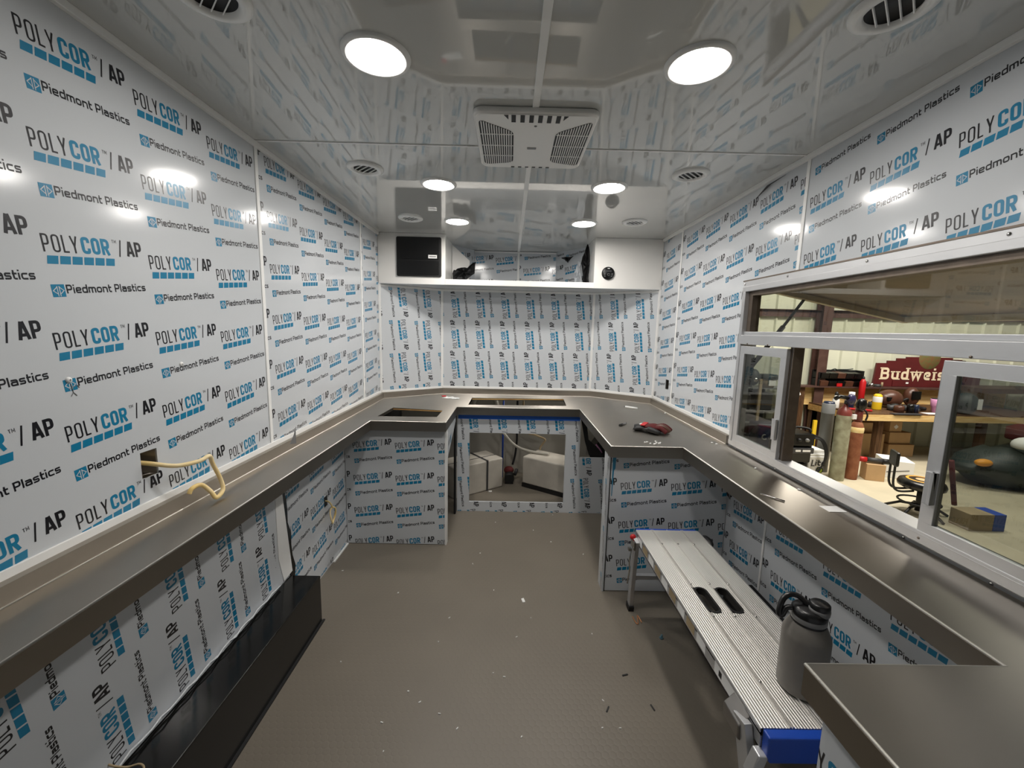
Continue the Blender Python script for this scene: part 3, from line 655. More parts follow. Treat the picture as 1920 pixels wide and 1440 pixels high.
def ac_grille(poly):
    g = ac_parent = None
    b = MB().prism(poly, (0, 0, azb-.001), (1, 0, 0), (0, 1, 0), (0, 0, 1), .002); go = b.build('grille', M['black'], ac)
    xs = [a for a, _ in poly]; x0, x1 = min(xs), max(xs); sl = MB(); n = 14
    def span(val, ax):
        hit = []
        for i in range(len(poly)):
            p, q = poly[i-1], poly[i]
            if (p[ax]-val)*(q[ax]-val) < 0: hit.append(p[1-ax]+(q[1-ax]-p[1-ax])*(val-p[ax])/(q[ax]-p[ax]))
        return (min(hit), max(hit)) if len(hit) >= 2 else None
    for k in range(1, n):
        v = x0+(x1-x0)*k/n; s = span(v, 0)
        if s: sl.box(v-.0020, v+.0020, s[0], s[1], azb-.003, azb-.001)
    ys = [b for _, b in poly]; y0, y1 = min(ys), max(ys)
    for k in range(1, 4):
        v = y0+(y1-y0)*k/4; s = span(v, 1)
        if s: sl.box(s[0], s[1], v-.002, v+.002, azb-.0032, azb-.001)
    sl.build('slats', M['white'], go)
ac_grille(rp([(-.131, 1.598), (.000, 1.687), (.000, 1.976), (-.130, 2.003)], .03, True))
ac_grille(rp([(.292, 1.594), (.164, 1.690), (.166, 1.962), (.294, 2.000)], .03, True))
for yy, h in ((1.588, .050), (2.028, .010)):
    for k in range(6):
        x = -.001+.0325*k; MB().box(x-.008, x+.008, yy-h/2, yy+h/2, azb-.0012, azb+.001).build('air_slot', M['black'], ac)
for sx, x in ((-1, -.036), (1, .196)):
    MB().prism([(0, -.014), (.016*-sx, -.014), (.016*-sx, .016)], (x, 1.578, azb-.0012), (1, 0, 0), (0, 1, 0), (0, 0, 1), .002).build('air_slot', M['black'], ac)
MB().prism(rrect(.058, .096, 1.820, 1.836, .003, 3), (0, 0, azb-.0015), (1, 0, 0), (0, 1, 0), (0, 0, 1), .002).build('badge', M['grey'], ac)
MB().lathe([(.0001, -.002), (.005, -.0015), (.006, 0)], (.082, 1.640, azb), 12).build('screw', M['grey'], ac)

# ---------------------------------------------------------------- wiring, outlets and bits on the walls
ob = thing('outlet_cutout', (-1.15, 1.247, 1.10), 'open outlet cut-out with a metal box in the left wall above the worktop', 'outlet')
b = MB().box(-1.20, -1.196, 1.21, 1.285, 1.05, 1.155).box(-1.20, -1.136, 1.21, 1.219, 1.05, 1.155).box(-1.20, -1.136, 1.276, 1.285, 1.05, 1.155).box(-1.20, -1.136, 1.219, 1.276, 1.05, 1.061).box(-1.20, -1.136, 1.219, 1.276, 1.144, 1.155)
b.build('metal_box', M['steel_dark'], ob)
cb = smooth_path([(-1.19, 1.225, 1.115), (-1.12, 1.232, 1.108), (-1.075, 1.28, 1.085), (-1.05, 1.345, 1.080), (-1.045, 1.385, 1.085), (-1.05, 1.405, 1.05), (-1.045, 1.43, .985), (-1.035, 1.425, .945), (-1.035, 1.39, .930), (-1.05, 1.385, .955), (-1.07, 1.37, .985), (-1.075, 1.335, .985), (-1.078, 1.325, .97)], 5)
tag(MB().tube(cb, .0072, 10).build('electric_cable', M['cream'], loc=(-1.13, 1.25, 1.1)), 'cream yellow cable hanging out of the outlet cut-out over the left worktop', 'cable')
cb = [(-1.17, 2.435, .455), (-1.12, 2.437, .452), (-1.100, 2.440, .430)]+[(-1.095+.006*math.sin(i), 2.447+.034*math.sin(i*.52), .355+.052*math.cos(i*.52)) for i in range(0, 20)]
tag(MB().tube(smooth_path(cb, 4), .0048, 8).build('electric_cable', M['cream'], loc=(-1.12, 2.44, .45)), 'coiled cream cable hanging from a hole low on the left wall', 'cable')
tag(MB().box(-1.168, -1.134, 2.414, 2.460, .417, .483).build('outlet_cutout', M['black'], loc=(-1.15, 2.437, .45)), 'dark torn hole low on the left wall behind the coiled cable', 'outlet')
wo = thing('outlet_cutout', (1.31, 3.28, 1.13), 'small cut-out showing bare wood in the right wall near the front corner', 'outlet')
MB().box(1.330, 1.334, 3.247, 3.313, 1.092, 1.168).build('wood_backing', M['pine'], wo)
MB().box(1.300, 1.330, 3.298, 3.313, 1.092, 1.168).build('dark_edge', M['black'], wo)
cb = smooth_path([(-1.118, 1.005, .30), (-1.095, 1.005, .292), (-1.075, 1.02, .272), (-1.05, 1.03, .270), (-1.03, 1.02, .264), (-1.015, .98, .262), (-1.000, .93, .261)], 5)
tag(MB().tube(cb, .003, 8).build('wire', M['tan'], loc=(-1.118, 1.005, .3)), 'short tan wire poking out over the black wheel-well cover', 'wire')
for (y, z, m), l in zip([(1.042, 1.395, 0), (1.405, 1.405, 0)], ['white screw cap on the left wall film, nearer the camera', 'white screw cap on the left wall film, farther along']):
    t = thing('screw_cap', (XL, y, z), l, 'screw cap')
    MB().lathe([(.0001, .005), (.005, .0045), (.0075, .002), (.008, 0)], (XL+.0005, y, z), 16, axis=(1, 0, 0)).build('cap', M['trim'], t)
    MB().box(XL+.0054, XL+.006, y-.003, y+.003, z-.0006, z+.0006).box(XL+.0054, XL+.006, y-.0006, y+.0006, z-.003, z+.003).build('cross_slot', M['grey'], t)
sk = MB()
for a, b in (((1.046, 1.384), (1.050, 1.362)), ((1.050, 1.376), (1.040, 1.370)), ((1.050, 1.376), (1.061, 1.380)), ((1.061, 1.380), (1.066, 1.372)), ((1.050, 1.362), (1.044, 1.352)), ((1.050, 1.362), (1.058, 1.352))):
    sk.bar((XL+.0008, *a), (XL+.0008, *b), .0012, .0012, up=(1, 0, 0))
tag(sk.build('pencil_doodle', M['grey'], loc=(XL, 1.05, 1.37)), 'tiny pencil stick figure drawn under the nearer screw cap', 'drawing')
tag(MB().tube(smooth_path([(1.294, 2.245, .735), (1.283, 2.250, .715), (1.286, 2.248, .69), (1.282, 2.245, .655), (1.289, 2.240, .62)], 4), .004, 8).build('wire', M['black'], loc=(1.294, 2.245, .735)), 'short black wire in the corner of the right cabinet and wall', 'wire')

tag(MB().prism([(1.845, .995), (1.893, .985), (1.893, 1.055), (1.880, 1.030)], (XL+.006, 0, 0), (.06, 1, 0), (0, 0, 1), (1, 0, 0), .003).build('film_corner', M['grey'], loc=(XL+.01, 1.88, 1.02)), 'grey curled film corner at the foot of the left wall joint strip', 'film')
tag(MB().prism([(2.02, 2.302), (2.13, 2.296), (2.25, 2.262), (2.16, 2.300)], (XR-.008, 0, 0), (0, 1, 0), (0, 0, 1), (-1, 0, 0), .003).build('film_corner', M['dgrey'], loc=(XR-.01, 2.1, 2.29)), 'dark loose film corner under the ceiling trim of the right wall', 'film')

# ---------------------------------------------------------------- small things on the worktop
def bit(name, mb, m, loc, label, cat, group=None): return tag(mb.build(name, m, loc=loc), label, cat, group)
gl = thing('work_glove', (.94, 2.53, ZC), 'dark red and black work glove lying on the right worktop', 'glove')
gx = Vector((.80, -.42, 0)).normalized(); gy = Vector((.42, .80, 0)).normalized(); g0 = Vector((.93, 2.535, ZC))
G = lambda a, b, c: g0+gx*a+gy*b+Vector((0, 0, c))
ga = math.atan2(gx.y, gx.x)
def gdef(x, y, z): return (x, y+.004*math.sin(60*x), z*(1-.20*abs(x)/.06)+.004*math.sin(75*x)*math.cos(60*y))
MB().ell(G(.0, -.004, .0225), (.085, .056, .017), 30, 14, rz=ga, deform=gdef).build('under_layer', M['black'], gl)
MB().ell(G(-.006, .004, .034), (.066, .046, .020), 28, 14, rz=ga, deform=gdef).build('palm', M['dred'], gl)
for k, (b0, b1, ln, zz) in enumerate([(-.034, -.052, .064, .030), (-.012, -.020, .078, .037), (.012, .014, .082, .037), (.034, .046, .068, .030)]):
    pth = smooth_path([G(.030, b0, .034), G(.030+ln*.42, (b0+b1)/2, zz+.010), G(.030+ln*.8, b1, zz-.004), G(.030+ln, b1*1.05, .017)], 4)
    rr = [.0165-.0035*i/(len(pth)-1) for i in range(len(pth))]; rr[-1] = .006
    MB().tube(pth, rr, 12).build('finger', M['hbrown'] if k % 2 else M['dred'], gl)
MB().tube(smooth_path([G(-.02, -.040, .026), G(.02, -.066, .024), G(.060, -.072, .015)], 4), [.017, .0168, .0165, .016, .0155, .015, .0142, .012, .007], 12).build('thumb', M['black'], gl)
cf = MB(); n = 26
ringp = lambda a, ry, rz_, zc: [G(a+.003*math.sin(3*t_), ry*math.cos(t_), zc+rz_*math.sin(t_)) for t_ in [2*math.pi*i/n for i in range(n)]]
rings = [ringp(-.050, .044, .019, .026), ringp(-.070, .046, .020, .024), ringp(-.092, .050, .019, .021), ringp(-.110, .053, .017, .019), ringp(-.109, .049, .014, .019), ringp(-.080, .040, .012, .022)]
cf.add([p for r in rings for p in r], [(i*n+j, i*n+(j+1) % n, (i+1)*n+(j+1) % n, (i+1)*n+j) for i in range(5) for j in range(n)], 0, True)
cf.build('cuff', M['black'], gl)
MB().bar(G(-.056, -.042, .046), G(-.044, .036, .050), .030, .007).build('wrist_strap', M['red'], gl, bevel=.003)
MB().bar(G(-.074, -.014, .0445), G(-.068, .016, .0455), .014, .004).build('strap_tab', M['pwhite'], gl)
mk = thing('marker_pen', (.78, 2.69, ZC), 'black capped marker pen on the right worktop, left of the glove', 'pen')
a = Vector((.758, 2.668, ZC+.008)); b = Vector((.815, 2.735, ZC+.008)); m1 = a.lerp(b, .45)
MB().cyl(a, m1, .0085).build('cap', M['black'], mk); MB().cyl(m1, b, .0072).build('barrel', M['grey'], mk); MB().cyl(b, b+(b-a).normalized()*.006, .007).build('end_plug', M['black'], mk)
cg = thing('caulk_tip', (1.05, 3.33, ZC), 'white plastic tube lying on the far right of the worktop', 'tube')
MB().cyl((.993, 3.365, ZC+.008), (1.075, 3.300, ZC+.008), .0078).build('tube_body', M['pwhite'], cg); MB().cyl((.985, 3.371, ZC+.008), (.993, 3.365, ZC+.008), .0055).build('end_cap', M['grey'], cg)
random.seed(21)
for k in range(9):
    x, y = (.80+.011*k+random.uniform(-.012, .012), 2.255+random.uniform(-.02, .03)+(.012 if k > 5 else 0))
    m = MB().cyl((x, y, ZC+.005), (x+random.uniform(-.012, .012)+.004, y+random.uniform(-.010, .010), ZC+.006), .0046, .003, 10)
    bit('plastic_anchor', m, M['pwhite'], (x, y, ZC), 'one of the little white plastic anchors heaped in front of the glove', 'anchor', 'white anchors by the glove')
pk = thing('plastic_packet', (-.53, 3.64, ZC), 'crumpled clear packet with a red end on the worktop by the left cut-out', 'packet')
random.seed(8); nx, ny = 16, 10; pm = MB()
hs = [[.003+.016*random.random()*min(1, 2.2*min(i, nx-i)/nx, 2.2*min(j, ny-j)/ny) for j in range(ny+1)] for i in range(nx+1)]
pv_ = [(-.600+.155*i/nx+.010*random.uniform(-1, 1)*(j in (0, ny) or i in (0, nx)), 3.675-.35*(.155*i/nx)+(.085*j/ny-.04)+.010*random.uniform(-1, 1)*(j in (0, ny)), ZC+hs[i][j]) for i in range(nx+1) for j in range(ny+1)]
pm.add(pv_, [(i*(ny+1)+j, (i+1)*(ny+1)+j, (i+1)*(ny+1)+j+1, i*(ny+1)+j+1) for i in range(nx) for j in range(ny)])
o = pm.build('bag', M['clear'], pk); sd = o.modifiers.new('s', 'SOLIDIFY'); sd.thickness = .001
MB().prism([(-.615, 3.70), (-.575, 3.715), (-.565, 3.675), (-.60, 3.665)], (0, 0, ZC+.008), (1, 0, 0), (0, 1, 0), (0, 0, 1), .008).build('red_end', M['red'], pk, bevel=.003)
for k, (x, y) in enumerate([(1.255, 3.16), (1.245, 3.14), (1.20, 2.30), (1.21, 2.27), (1.19, 1.86), (1.215, 1.60)]):
    m = MB().ell((x, y, ZC+.003), (.008, .005, .0032), 10, 6, rz=k)
    bit('plastic_offcut', m, M['pwhite'], (x, y, ZC), 'small pale plastic shaving on the right worktop along the window side', 'offcut', 'shavings on the right worktop')
pe = bit('marker_pen', MB().cyl((1.02, 1.545, ZC+.004), (1.07, 1.475, ZC+.004), .0032, n=12), M['steelpl'], (1.04, 1.5, ZC), 'thin silver rod on the right worktop below the window', 'rod')
cd = thing('paper_card', (1.20, 1.60, ZC), 'small pale card lying by the window sill on the right worktop', 'card')
MB().box(1.180, 1.245, 1.395, 1.445, ZC, ZC+.0015).build('card_sheet', M['pwhite'], cd)

# debris on the rubber floor
random.seed(5)
CH = [(.22, 2.98), (.34, 2.81), (-.17, 2.64), (-.21, 2.51), (-.06, 2.24), (.15, 2.01), (-.29, 2.0), (.07, 1.87), (.46, 1.9), (-.04, 1.65), (.01, 1.63), (-.4, 1.55), (-.34, 1.5), (-.25, 1.45), (-.43, 1.3), (.4, 1.4), (.47, 1.4), (-.17, 1.39), (.08, 1.36), (-1.03, 2.41), (.43, 1.52), (-.08, 3.1), (.4, 3.25), (-.32, 1.83), (-.47, 1.41), (.55, 2.65), (-.62, 2.2), (-.75, 1.7)]
for x, y in CH:
    a = random.uniform(0, 3.1); l = random.uniform(.002, .0055); w_ = random.uniform(.0012, .0022)
    m = MB().obox((x, y, .0022), (l*math.cos(a), l*math.sin(a), 0), (-w_*math.sin(a), w_*math.cos(a), 0), (0, 0, .002))
    bit('plastic_offcut', m, M['pwhite'], (x, y, 0), 'one of the tiny white plastic shavings scattered over the rubber floor', 'offcut', 'white shavings on the floor')
bit('paper_scrap', MB().obox((.113, 2.15, .0025), (.007, .003, 0), (-.004, .016, 0), (0, 0, .0025)), M['pwhite'], (.11, 2.15, 0), 'largest white paper scrap lying in the middle of the floor', 'paper')
for x, y in [(.56, 1.65), (.44, 1.48), (.63, 1.49)]:
    a = random.uniform(0, 3); m = MB().obox((x, y, .002), (.014*math.cos(a), .014*math.sin(a), 0), (-.003*math.sin(a), .003*math.cos(a), 0), (0, 0, .002))
    bit('rubber_crumb', m, M['black'], (x, y, 0), 'one of the dark crumbs on the floor left of the work platform', 'crumb', 'dark crumbs on the floor')
cw2 = smooth_path([(.708, 2.03, .004), (.712, 1.985, .004), (.722, 1.975, .006), (.735, 2.03, .012), (.745, 1.985, .004)], 5)
bit('copper_wire', MB().tube(cw2, .0022, 8), M['copper'], (.73, 2.0, 0), 'bent copper wire scrap on the floor by the platform foot', 'wire')
bl = thing('bolt', (.811, 1.878, 0), 'small zinc bolt standing on the floor under the work platform', 'bolt')
MB().cyl((.811, 1.878, 0), (.811, 1.878, .006), .0105, n=6).build('head', M['teal'], bl); MB().cyl((.811, 1.878, .006), (.813, 1.879, .02), .005).build('shank', M['teal'], bl)

# ---------------------------------------------------------------- folding work platform
wp = thing('work_platform', (.86, 1.5, 0), 'low aluminium folding work platform with blue end caps on the right', 'work platform')
DX0, DX1, DY0, DY1, DZ = .702, 1.032, .955, 2.045, .500
def profile(x0, x1):
    pts = []; x = x0
    n = max(2, int(round((x1-x0)/.0085)))
    for k in range(n):
        a = x0+(x1-x0)*k/n; b = x0+(x1-x0)*(k+1)/n; wdt = b-a
        big = any(abs((a+b)/2-c) < .006 for c in (DX0+.085, DX0+.165, DX0+.245)); h = .0035 if big else .0006
        pts += [(a, 0), (a+wdt*.2, h), (a+wdt*.7, h), (a+wdt*.9, 0)]
    return pts+[(x1, 0), (x1, -.022), (x0, -.022)]
dk = MB()
SL = [(.785, .833), (.872, .920)]; SY = (1.405, 1.555)
for y0, y1, xs in ((DY0, SY[0], [(DX0, DX1)]), (SY[1], DY1, [(DX0, DX1)]), (SY[0], SY[1], [(DX0, SL[0][0]), (SL[0][1], SL[1][0]), (SL[1][1], DX1)])):
    for a, b in xs: dk.prism(profile(a, b), (0, y0, DZ), (1, 0, 0), (0, 0, 1), (0, 1, 0), y1-y0)
dk.build('deck', M['deck'], wp, uv=True)
for a, b in SL:
    c = (a+b)/2; r = (b-a)/2
    def race(rr, k=0): return arc(c, SY[1]-r, rr, 0, math.pi, 10)+arc(c, SY[0]+r, rr, math.pi, 2*math.pi, 10)
    o_, i_ = race(r+.003), race(r-.005); k = len(o_); m = MB()
    m.add([(x, y, DZ+.0034) for x, y in o_]+[(x, y, DZ+.0034) for x, y in i_]+[(x, y, DZ-.024) for x, y in i_]+[(x, y, DZ-.004) for x, y in o_],
          [(i, (i+1) % k, k+(i+1) % k, k+i) for i in range(k)]+[(k+i, k+(i+1) % k, 2*k+(i+1) % k, 2*k+i) for i in range(k)]+[(i, (i+1) % k, 3*k+(i+1) % k, 3*k+i) for i in range(k)])
    for sx_ in (-1, 1):       # square the corners under the rim
        for ey in (SY[0], SY[1]): m.box(c+sx_*r-.004, c+sx_*r+.004, ey-.004, ey+.004, DZ-.02, DZ)
    m.build('handle_slot', M['black'], wp)
rv = MB()
for y in (1.90, 1.58, 1.385, 1.10):
    for x in (DX0+.085, DX0+.165, DX0+.245): MB().lathe([(.0001, .0065), (.003, .006), (.005, .004), (.0055, .002)], (x, y, DZ), 10).build('rivet', M['steelpl'], wp)
for x in (DX0, DX1-.004):
    rail = MB().box(x, x+.004, DY0, DY1, DZ-.062, DZ-.001).box(x-.003 if x == DX0 else x, x+.004 if x == DX0 else x+.007, DY0, DY1, DZ-.012, DZ-.001)
    rail.box(x, x+.018, DY0, DY1, DZ-.062, DZ-.058) if x == DX0 else rail.box(x-.014, x+.004, DY0, DY1, DZ-.062, DZ-.058)
    rail.build('side_rail', M['alu'], wp)
for k in range(9):
    y = 1.98-.085*k; MB().box(DX0-.0006, DX0, y-.036, y+.030, DZ-.052, DZ-.018).build('sticker', M['tan'] if k % 2 else M['pwhite'], wp)
MB().box(DX0-.0006, DX0, 1.03, 1.20, DZ-.054, DZ-.016).build('sticker', M['pwhite'], wp); MB().box(DX0-.0010, DX0-.0006, 1.155, 1.172, DZ-.046, DZ-.026).build('sticker_mark', M['black'], wp)
for y0, y1 in ((DY0-.028, DY0), (DY1, DY1+.020)):
    e = MB().prism([(DX0+.012, -.078), (DX1-.04, -.078), (DX1-.004, -.050), (DX1-.004, -.0008), (DX0+.004, -.0008), (DX0+.004, -.060)], (0, y0, DZ), (1, 0, 0), (0, 0, 1), (0, 1, 0), y1-y0)
    e.build('end_cap', M['bluep'], wp, bevel=.004)
for yt, yb in ((DY1-.055, DY1+.055), (DY0+.060, DY0-.050)):
    for x, xb in ((DX0-.008, DX0+.012), (DX1+.008, DX1-.012)):
        sg = 1 if x < .86 else -1
        lg = MB().bar((x-.006*sg, yt, DZ-.030), (xb, yb, .03), .022, .040 if yt > 1.2 else .058, up=(0, 1, 0)).build('leg', M['alu'], wp, bevel=.002)
        MB().bar((xb, yb-.004, .0305), (xb, yb, 0), .030, .050, up=(0, 1, 0)).build('foot', M['black'], lg)
        if yt < 1.2: continue
        lt = MB().box(x-.020*sg-.004, x-.020*sg+.004, yt-.025, yt+.03, DZ-.075, DZ-.03).tube([(x-.022*sg, yt+.02, DZ-.09), (x-.026*sg, yt+.03, DZ-.17), (x-.020*sg, yt+.036, DZ-.22), (x-.026*sg, yt+.04, DZ-.30)], .004, 8).box(x-.034*sg-.004, x-.034*sg+.012, yt+.015, yt+.035, DZ-.10, DZ-.085)
        lt.build('latch_bracket', M['steelpl'], lg)
    MB().bar((DX0+.004, (yt*.48+yb*.52), DZ*.46), (DX1-.004, (yt*.48+yb*.52), DZ*.46), .025, .022).build('cross_brace', M['alu'], wp)
MB().ell((DX0-.024, DY1-.028, DZ-.026), (.016, .014, .016), 16, 10).build('release_button', M['red'], wp)
MB().ell((DX1+.018, DY1-.075, DZ-.018), (.022, .05, .022), 16, 10).build('hinge_cover', M['black'], wp)
MB().obox((DX0-.012, DY0-.010, DZ-.092), (.014, 0, .0), (0, .016, .0), (.010, 0, .034)).build('locking_lever', M['alu'], wp, bevel=.003)
MB().prism([(DX0-.030, -.050), (DX0+.006, -.012), (DX0+.006, -.075), (DX0-.006, -.110), (DX0-.030, -.09)], (0, DY0+.05, DZ), (1, 0, 0), (0, 0, 1), (0, 1, 0), .08).build('hinge_bracket', M['alu_dull'], wp, bevel=.003)

# insulated bottle standing on the platform
bx, by = .898, 1.085; bz = DZ+.0036
bo = thing('insulated_bottle', (bx, by, bz), 'large grey insulated bottle with black lid standing on the work platform', 'bottle')
MB().lathe([(.0001, 0), (.054, 0), (.060, .004), (.0615, .010), (.0615, .170), (.060, .180), (.048, .208), (.044, .214), (.043, .216), (.0001, .216)], (bx, by, bz), 48).build('body', M['bottle'], bo)
MB().lathe([(.0435, .214), (.0445, .216), (.0445, .221), (.0435, .222)], (bx, by, bz), 40).build('seal_ring', M['black'], bo)
MB().lathe([(.0445, .2215), (.0455, .223), (.0455, .236), (.044, .238)], (bx, by, bz), 40).build('steel_band', M['grey'], bo)
MB().lathe([(.0455, .237), (.0460, .240), (.0445, .252), (.036, .260), (.0001, .262)], (bx, by, bz), 40).build('lid', M['lid'], bo)
c1 = Vector((bx+.016, by-.016, bz))
MB().lathe([(.0255, .252), (.0265, .262), (.0265, .266), (.0245, .268)], c1, 32).build('spout_band', M['grey'], bo)
MB().lathe([(.0245, .266), (.0255, .270), (.0250, .282), (.022, .285), (.0001, .286)], c1, 32).build('spout_cap', M['lid'], bo)
hd = smooth_path([(bx-.002, by+.004, bz+.262), (bx-.018, by+.022, bz+.277), (bx-.040, by+.028, bz+.280), (bx-.060, by+.027, bz+.268), (bx-.074, by+.020, bz+.244), (bx-.078, by+.014, bz+.226), (bx-.070, by+.012, bz+.226), (bx-.058, by+.014, bz+.246), (bx-.044, by+.010, bz+.250)], 5)
MB().tube(hd, .0078, 10).build('carry_loop', M['lid'], bo)

# ---------------------------------------------------------------- inside the nose, seen through the access opening
A0 = Vector((-.036, 3.861, 0)); dA = Vector((-.293, -.224, 0)).normalized(); nA = Vector((-dA.y, dA.x, 0))
if nA.y < 0: nA = -nA
tk = thing('storage_tank', (-.25, 3.85, 0), 'off-white moulded box with a dark strap, left behind the access opening', 'box')
c = A0+dA*.275+nA*.15+Vector((0, 0, .148)); MB().obox(c, dA*.275, nA*.15, (0, 0, .148)).build('shell', M['tankw'], tk, bevel=.012, seg=3)
sp = MB(); c2 = A0+dA*.185-nA*.0015; sp.obox(c2+Vector((0, 0, .149)), dA*.010, nA*.0015, (0, 0, .149)); sp.obox(c2+nA*.152+Vector((0, 0, .2985)), dA*.010, nA*.153, (0, 0, .0015))
sp.obox(A0+dA*.28+nA*.12+Vector((0, 0, .2975)), dA*.27, nA*.004, (0, 0, .001)); sp.build('strap', M['dgrey'], tk)
B0 = Vector((.158, 3.872, 0)); dB = Vector((.387, -.265, 0)).normalized(); nB = Vector((-dB.y, dB.x, 0))
if nB.y < 0: nB = -nB
tk = thing('storage_tank', (.40, 3.85, 0), 'stained off-white moulded box on a black base, right behind the access opening', 'box')
c = B0+dB*.30+nB*.15; MB().obox(c+Vector((0, 0, .175)), dB*.30, nB*.15, (0, 0, .135)).build('shell', M['tankw'], tk, bevel=.012, seg=3)
MB().obox(c+Vector((0, 0, .020)), dB*.302, nB*.152, (0, 0, .020)).build('base', M['black'], tk)
bit('blue_pipe', MB().cyl((-.044, 4.12, .0), (-.044, 4.12, .84), .0095, n=12), M['bluep'], (-.044, 4.12, 0), 'straight blue pipe standing behind the two off-white boxes', 'pipe')
bit('black_hose', MB().tube(smooth_path([(.10, 4.12, .85), (.10, 4.12, .55), (.102, 4.12, .40), (.088, 4.11, .25), (.062, 4.08, .15)], 5), .011, 10), M['black'], (.1, 4.12, .4), 'black hose hanging down between the two off-white boxes', 'hose')
bit('white_hose', MB().tube(smooth_path([(-.10, 4.0, .58), (-.03, 4.0, .50), (.04, 3.99, .42), (.12, 3.98, .365), (.22, 3.97, .335), (.32, 3.95, .325), (.42, 3.90, .330)], 5), .014, 10), M['nose'], (.1, 3.98, .36), 'thick white hose sagging across behind the access opening', 'hose')
bit('white_hose', MB().tube(smooth_path([(.16, 4.12, .88), (.18, 4.10, .53), (.30, 4.06, .475), (.385, 4.03, .445), (.375, 4.03, .41), (.345, 4.04, .36), (.34, 4.04, .330)], 5), .010, 10), M['tan'], (.3, 4.0, .44), 'thin bent hose looping above the right off-white box', 'hose')
dh = MB().tube([(-.24+.13*math.cos(i*.26), 4.235, .71+.17*math.sin(i*.26)) for i in range(24)], .024, 10, closed=True)
bit('drain_hose', dh, M['nose'], (-.24, 4.1, .5), 'coiled translucent white hose at the upper left behind the access opening', 'hose')
pu = thing('water_pump', (.03, 4.0, 0), 'small red and black pump on the floor between the two off-white boxes', 'pump')
MB().cyl((.03, 3.92, .052), (.03, 4.06, .052), .048, n=20).build('motor', M['black'], pu)
MB().ell((.025, 4.06, .10), (.052, .045, .040), 18, 10).build('head', M['dred'], pu); MB().box(-.012, .072, 3.93, 4.06, 0, .012).build('base', M['black'], pu)
MB().cyl((.088, 4.05, .05), (.108, 4.05, .115), .016).build('fitting', M['dgrey'], pu)
bit('paper_scrap', MB().box(-.166, -.136, 3.715, 3.735, 0, .006), M['pwhite'], (-.15, 3.72, 0), 'white scrap on the floor at the foot of the strapped off-white box', 'paper')
bit('torn_film', MB().prism([(.615, .83), (.66, .83), (.69, .64), (.78, .56), (.83, .49), (.70, .50), (.66, .62)], (0, 3.335, 0), (1, 0, 0), (0, 0, 1), (0, 1, 0), .004), M['black'], (.7, 3.34, .5), 'torn black liner hanging in the dark gap under the right worktop', 'film')
bit('black_tray', MB().prism([(.72, .0), (.98, .0), (.98, .60), (.80, .62), (.72, .50)], (0, 3.40, 0), (1, 0, 0), (0, 0, 1), (0, 1, 0), .16), M['dblack'], (.85, 3.45, 0), 'black plastic part standing behind the low panel on the right', 'part')
bit('pink_tube', MB().tube([(.765, 3.38, .585), (.80, 3.375, .545), (.815, 3.37, .515)], .007, 8), M['pink'], (.79, 3.38, .55), 'short pink tube stub in the dark gap on the right', 'tube')

# ---------------------------------------------------------------- the workshop outside the window
ZG = -.65
structure('floor_workshop', MB().box(-6, 15, -6, 9, ZG-.05, ZG), M['concrete'])
YWk = 8.06
w = MB().box(2, 15, YWk, YWk+.05, ZG, 4.4)
x = 2.10
while x < 14.8:
    w.prism([(0, 0), (.06, 0), (.040, -.035), (.020, -.035)], (x, YWk, ZG), (1, 0, 0), (0, 1, 0), (0, 0, 1), 5.0); x += .346
structure('wall_workshop', w, M['corr'])
structure('wall_workshop_side', MB().box(14.9, 15, -6, 9, ZG, 4.4), M['corr'])
def one(name, mb, m, loc, label, cat, group=None, bevel=0): return tag(mb.build(name, m, loc=loc, bevel=bevel), label, cat, group)
cm = thing('steel_column', (6.08, 7.9, ZG), 'red oxide steel building column behind the left end of the workbench', 'column')
MB().box(5.985, 6.170, 7.80, 7.81, ZG, 4.4).build('flange', M['iron'], cm); MB().box(6.07, 6.082, 7.81, 7.98, ZG, 4.4).build('web', M['iron'], cm); MB().box(5.985, 6.17, 7.98, 7.99, ZG, 4.4).build('flange', M['iron'], cm)
one('steel_column', MB().box(4.42, 4.70, 7.72, 7.98, ZG, 4.4), M['dgrey'], (4.56, 7.85, ZG), 'dark grey column at the far left of the workshop view', 'column')
one('wall_girt', MB().box(2, 14.8, 7.985, 8.02, 1.915, 2.055).box(2, 14.8, 7.93, 8.02, 2.045, 2.055), M['iron'], (8, 8, 1.98), 'horizontal red oxide girt across the pale metal workshop wall', 'girt')
# workbench
wb = thing('workbench', (7.6, 7.3, ZG), 'long pine plywood workbench with backboard along the workshop wall', 'workbench')
MB().box(5.98, 9.6, 6.80, 7.90, .225, .252).build('bench_top', M['bwood'], wb)
MB().box(6.03, 9.6, 6.785, 6.80, .130, .235).build('apron', M['pine'], wb); MB().prism([(6.80, .13), (7.90, .11), (7.90, .225), (6.80, .225)], (5.97, 0, 0), (0, 1, 0), (0, 0, 1), (1, 0, 0), .02).build('apron', M['pine2'], wb)
MB().box(5.88, 9.9, 7.90, 7.92, .20, .565).build('backboard', M['pine'], wb)
MB().box(5.45, 9.9, 7.74, 7.97, .565, .592).build('shelf', M['iron'], wb)
for x, y in ((6.47, 6.88), (8.3, 6.88), (5.99, 7.80), (9.4, 6.88), (6.02, 6.88)):
    MB().box(x, x+.10, y, y+.10, ZG, .225).build('leg', M['bwood'], wb)
MB().box(5.62, 5.80, 7.80, 7.90, ZG, .56).build('end_post', M['bwood'], wb)
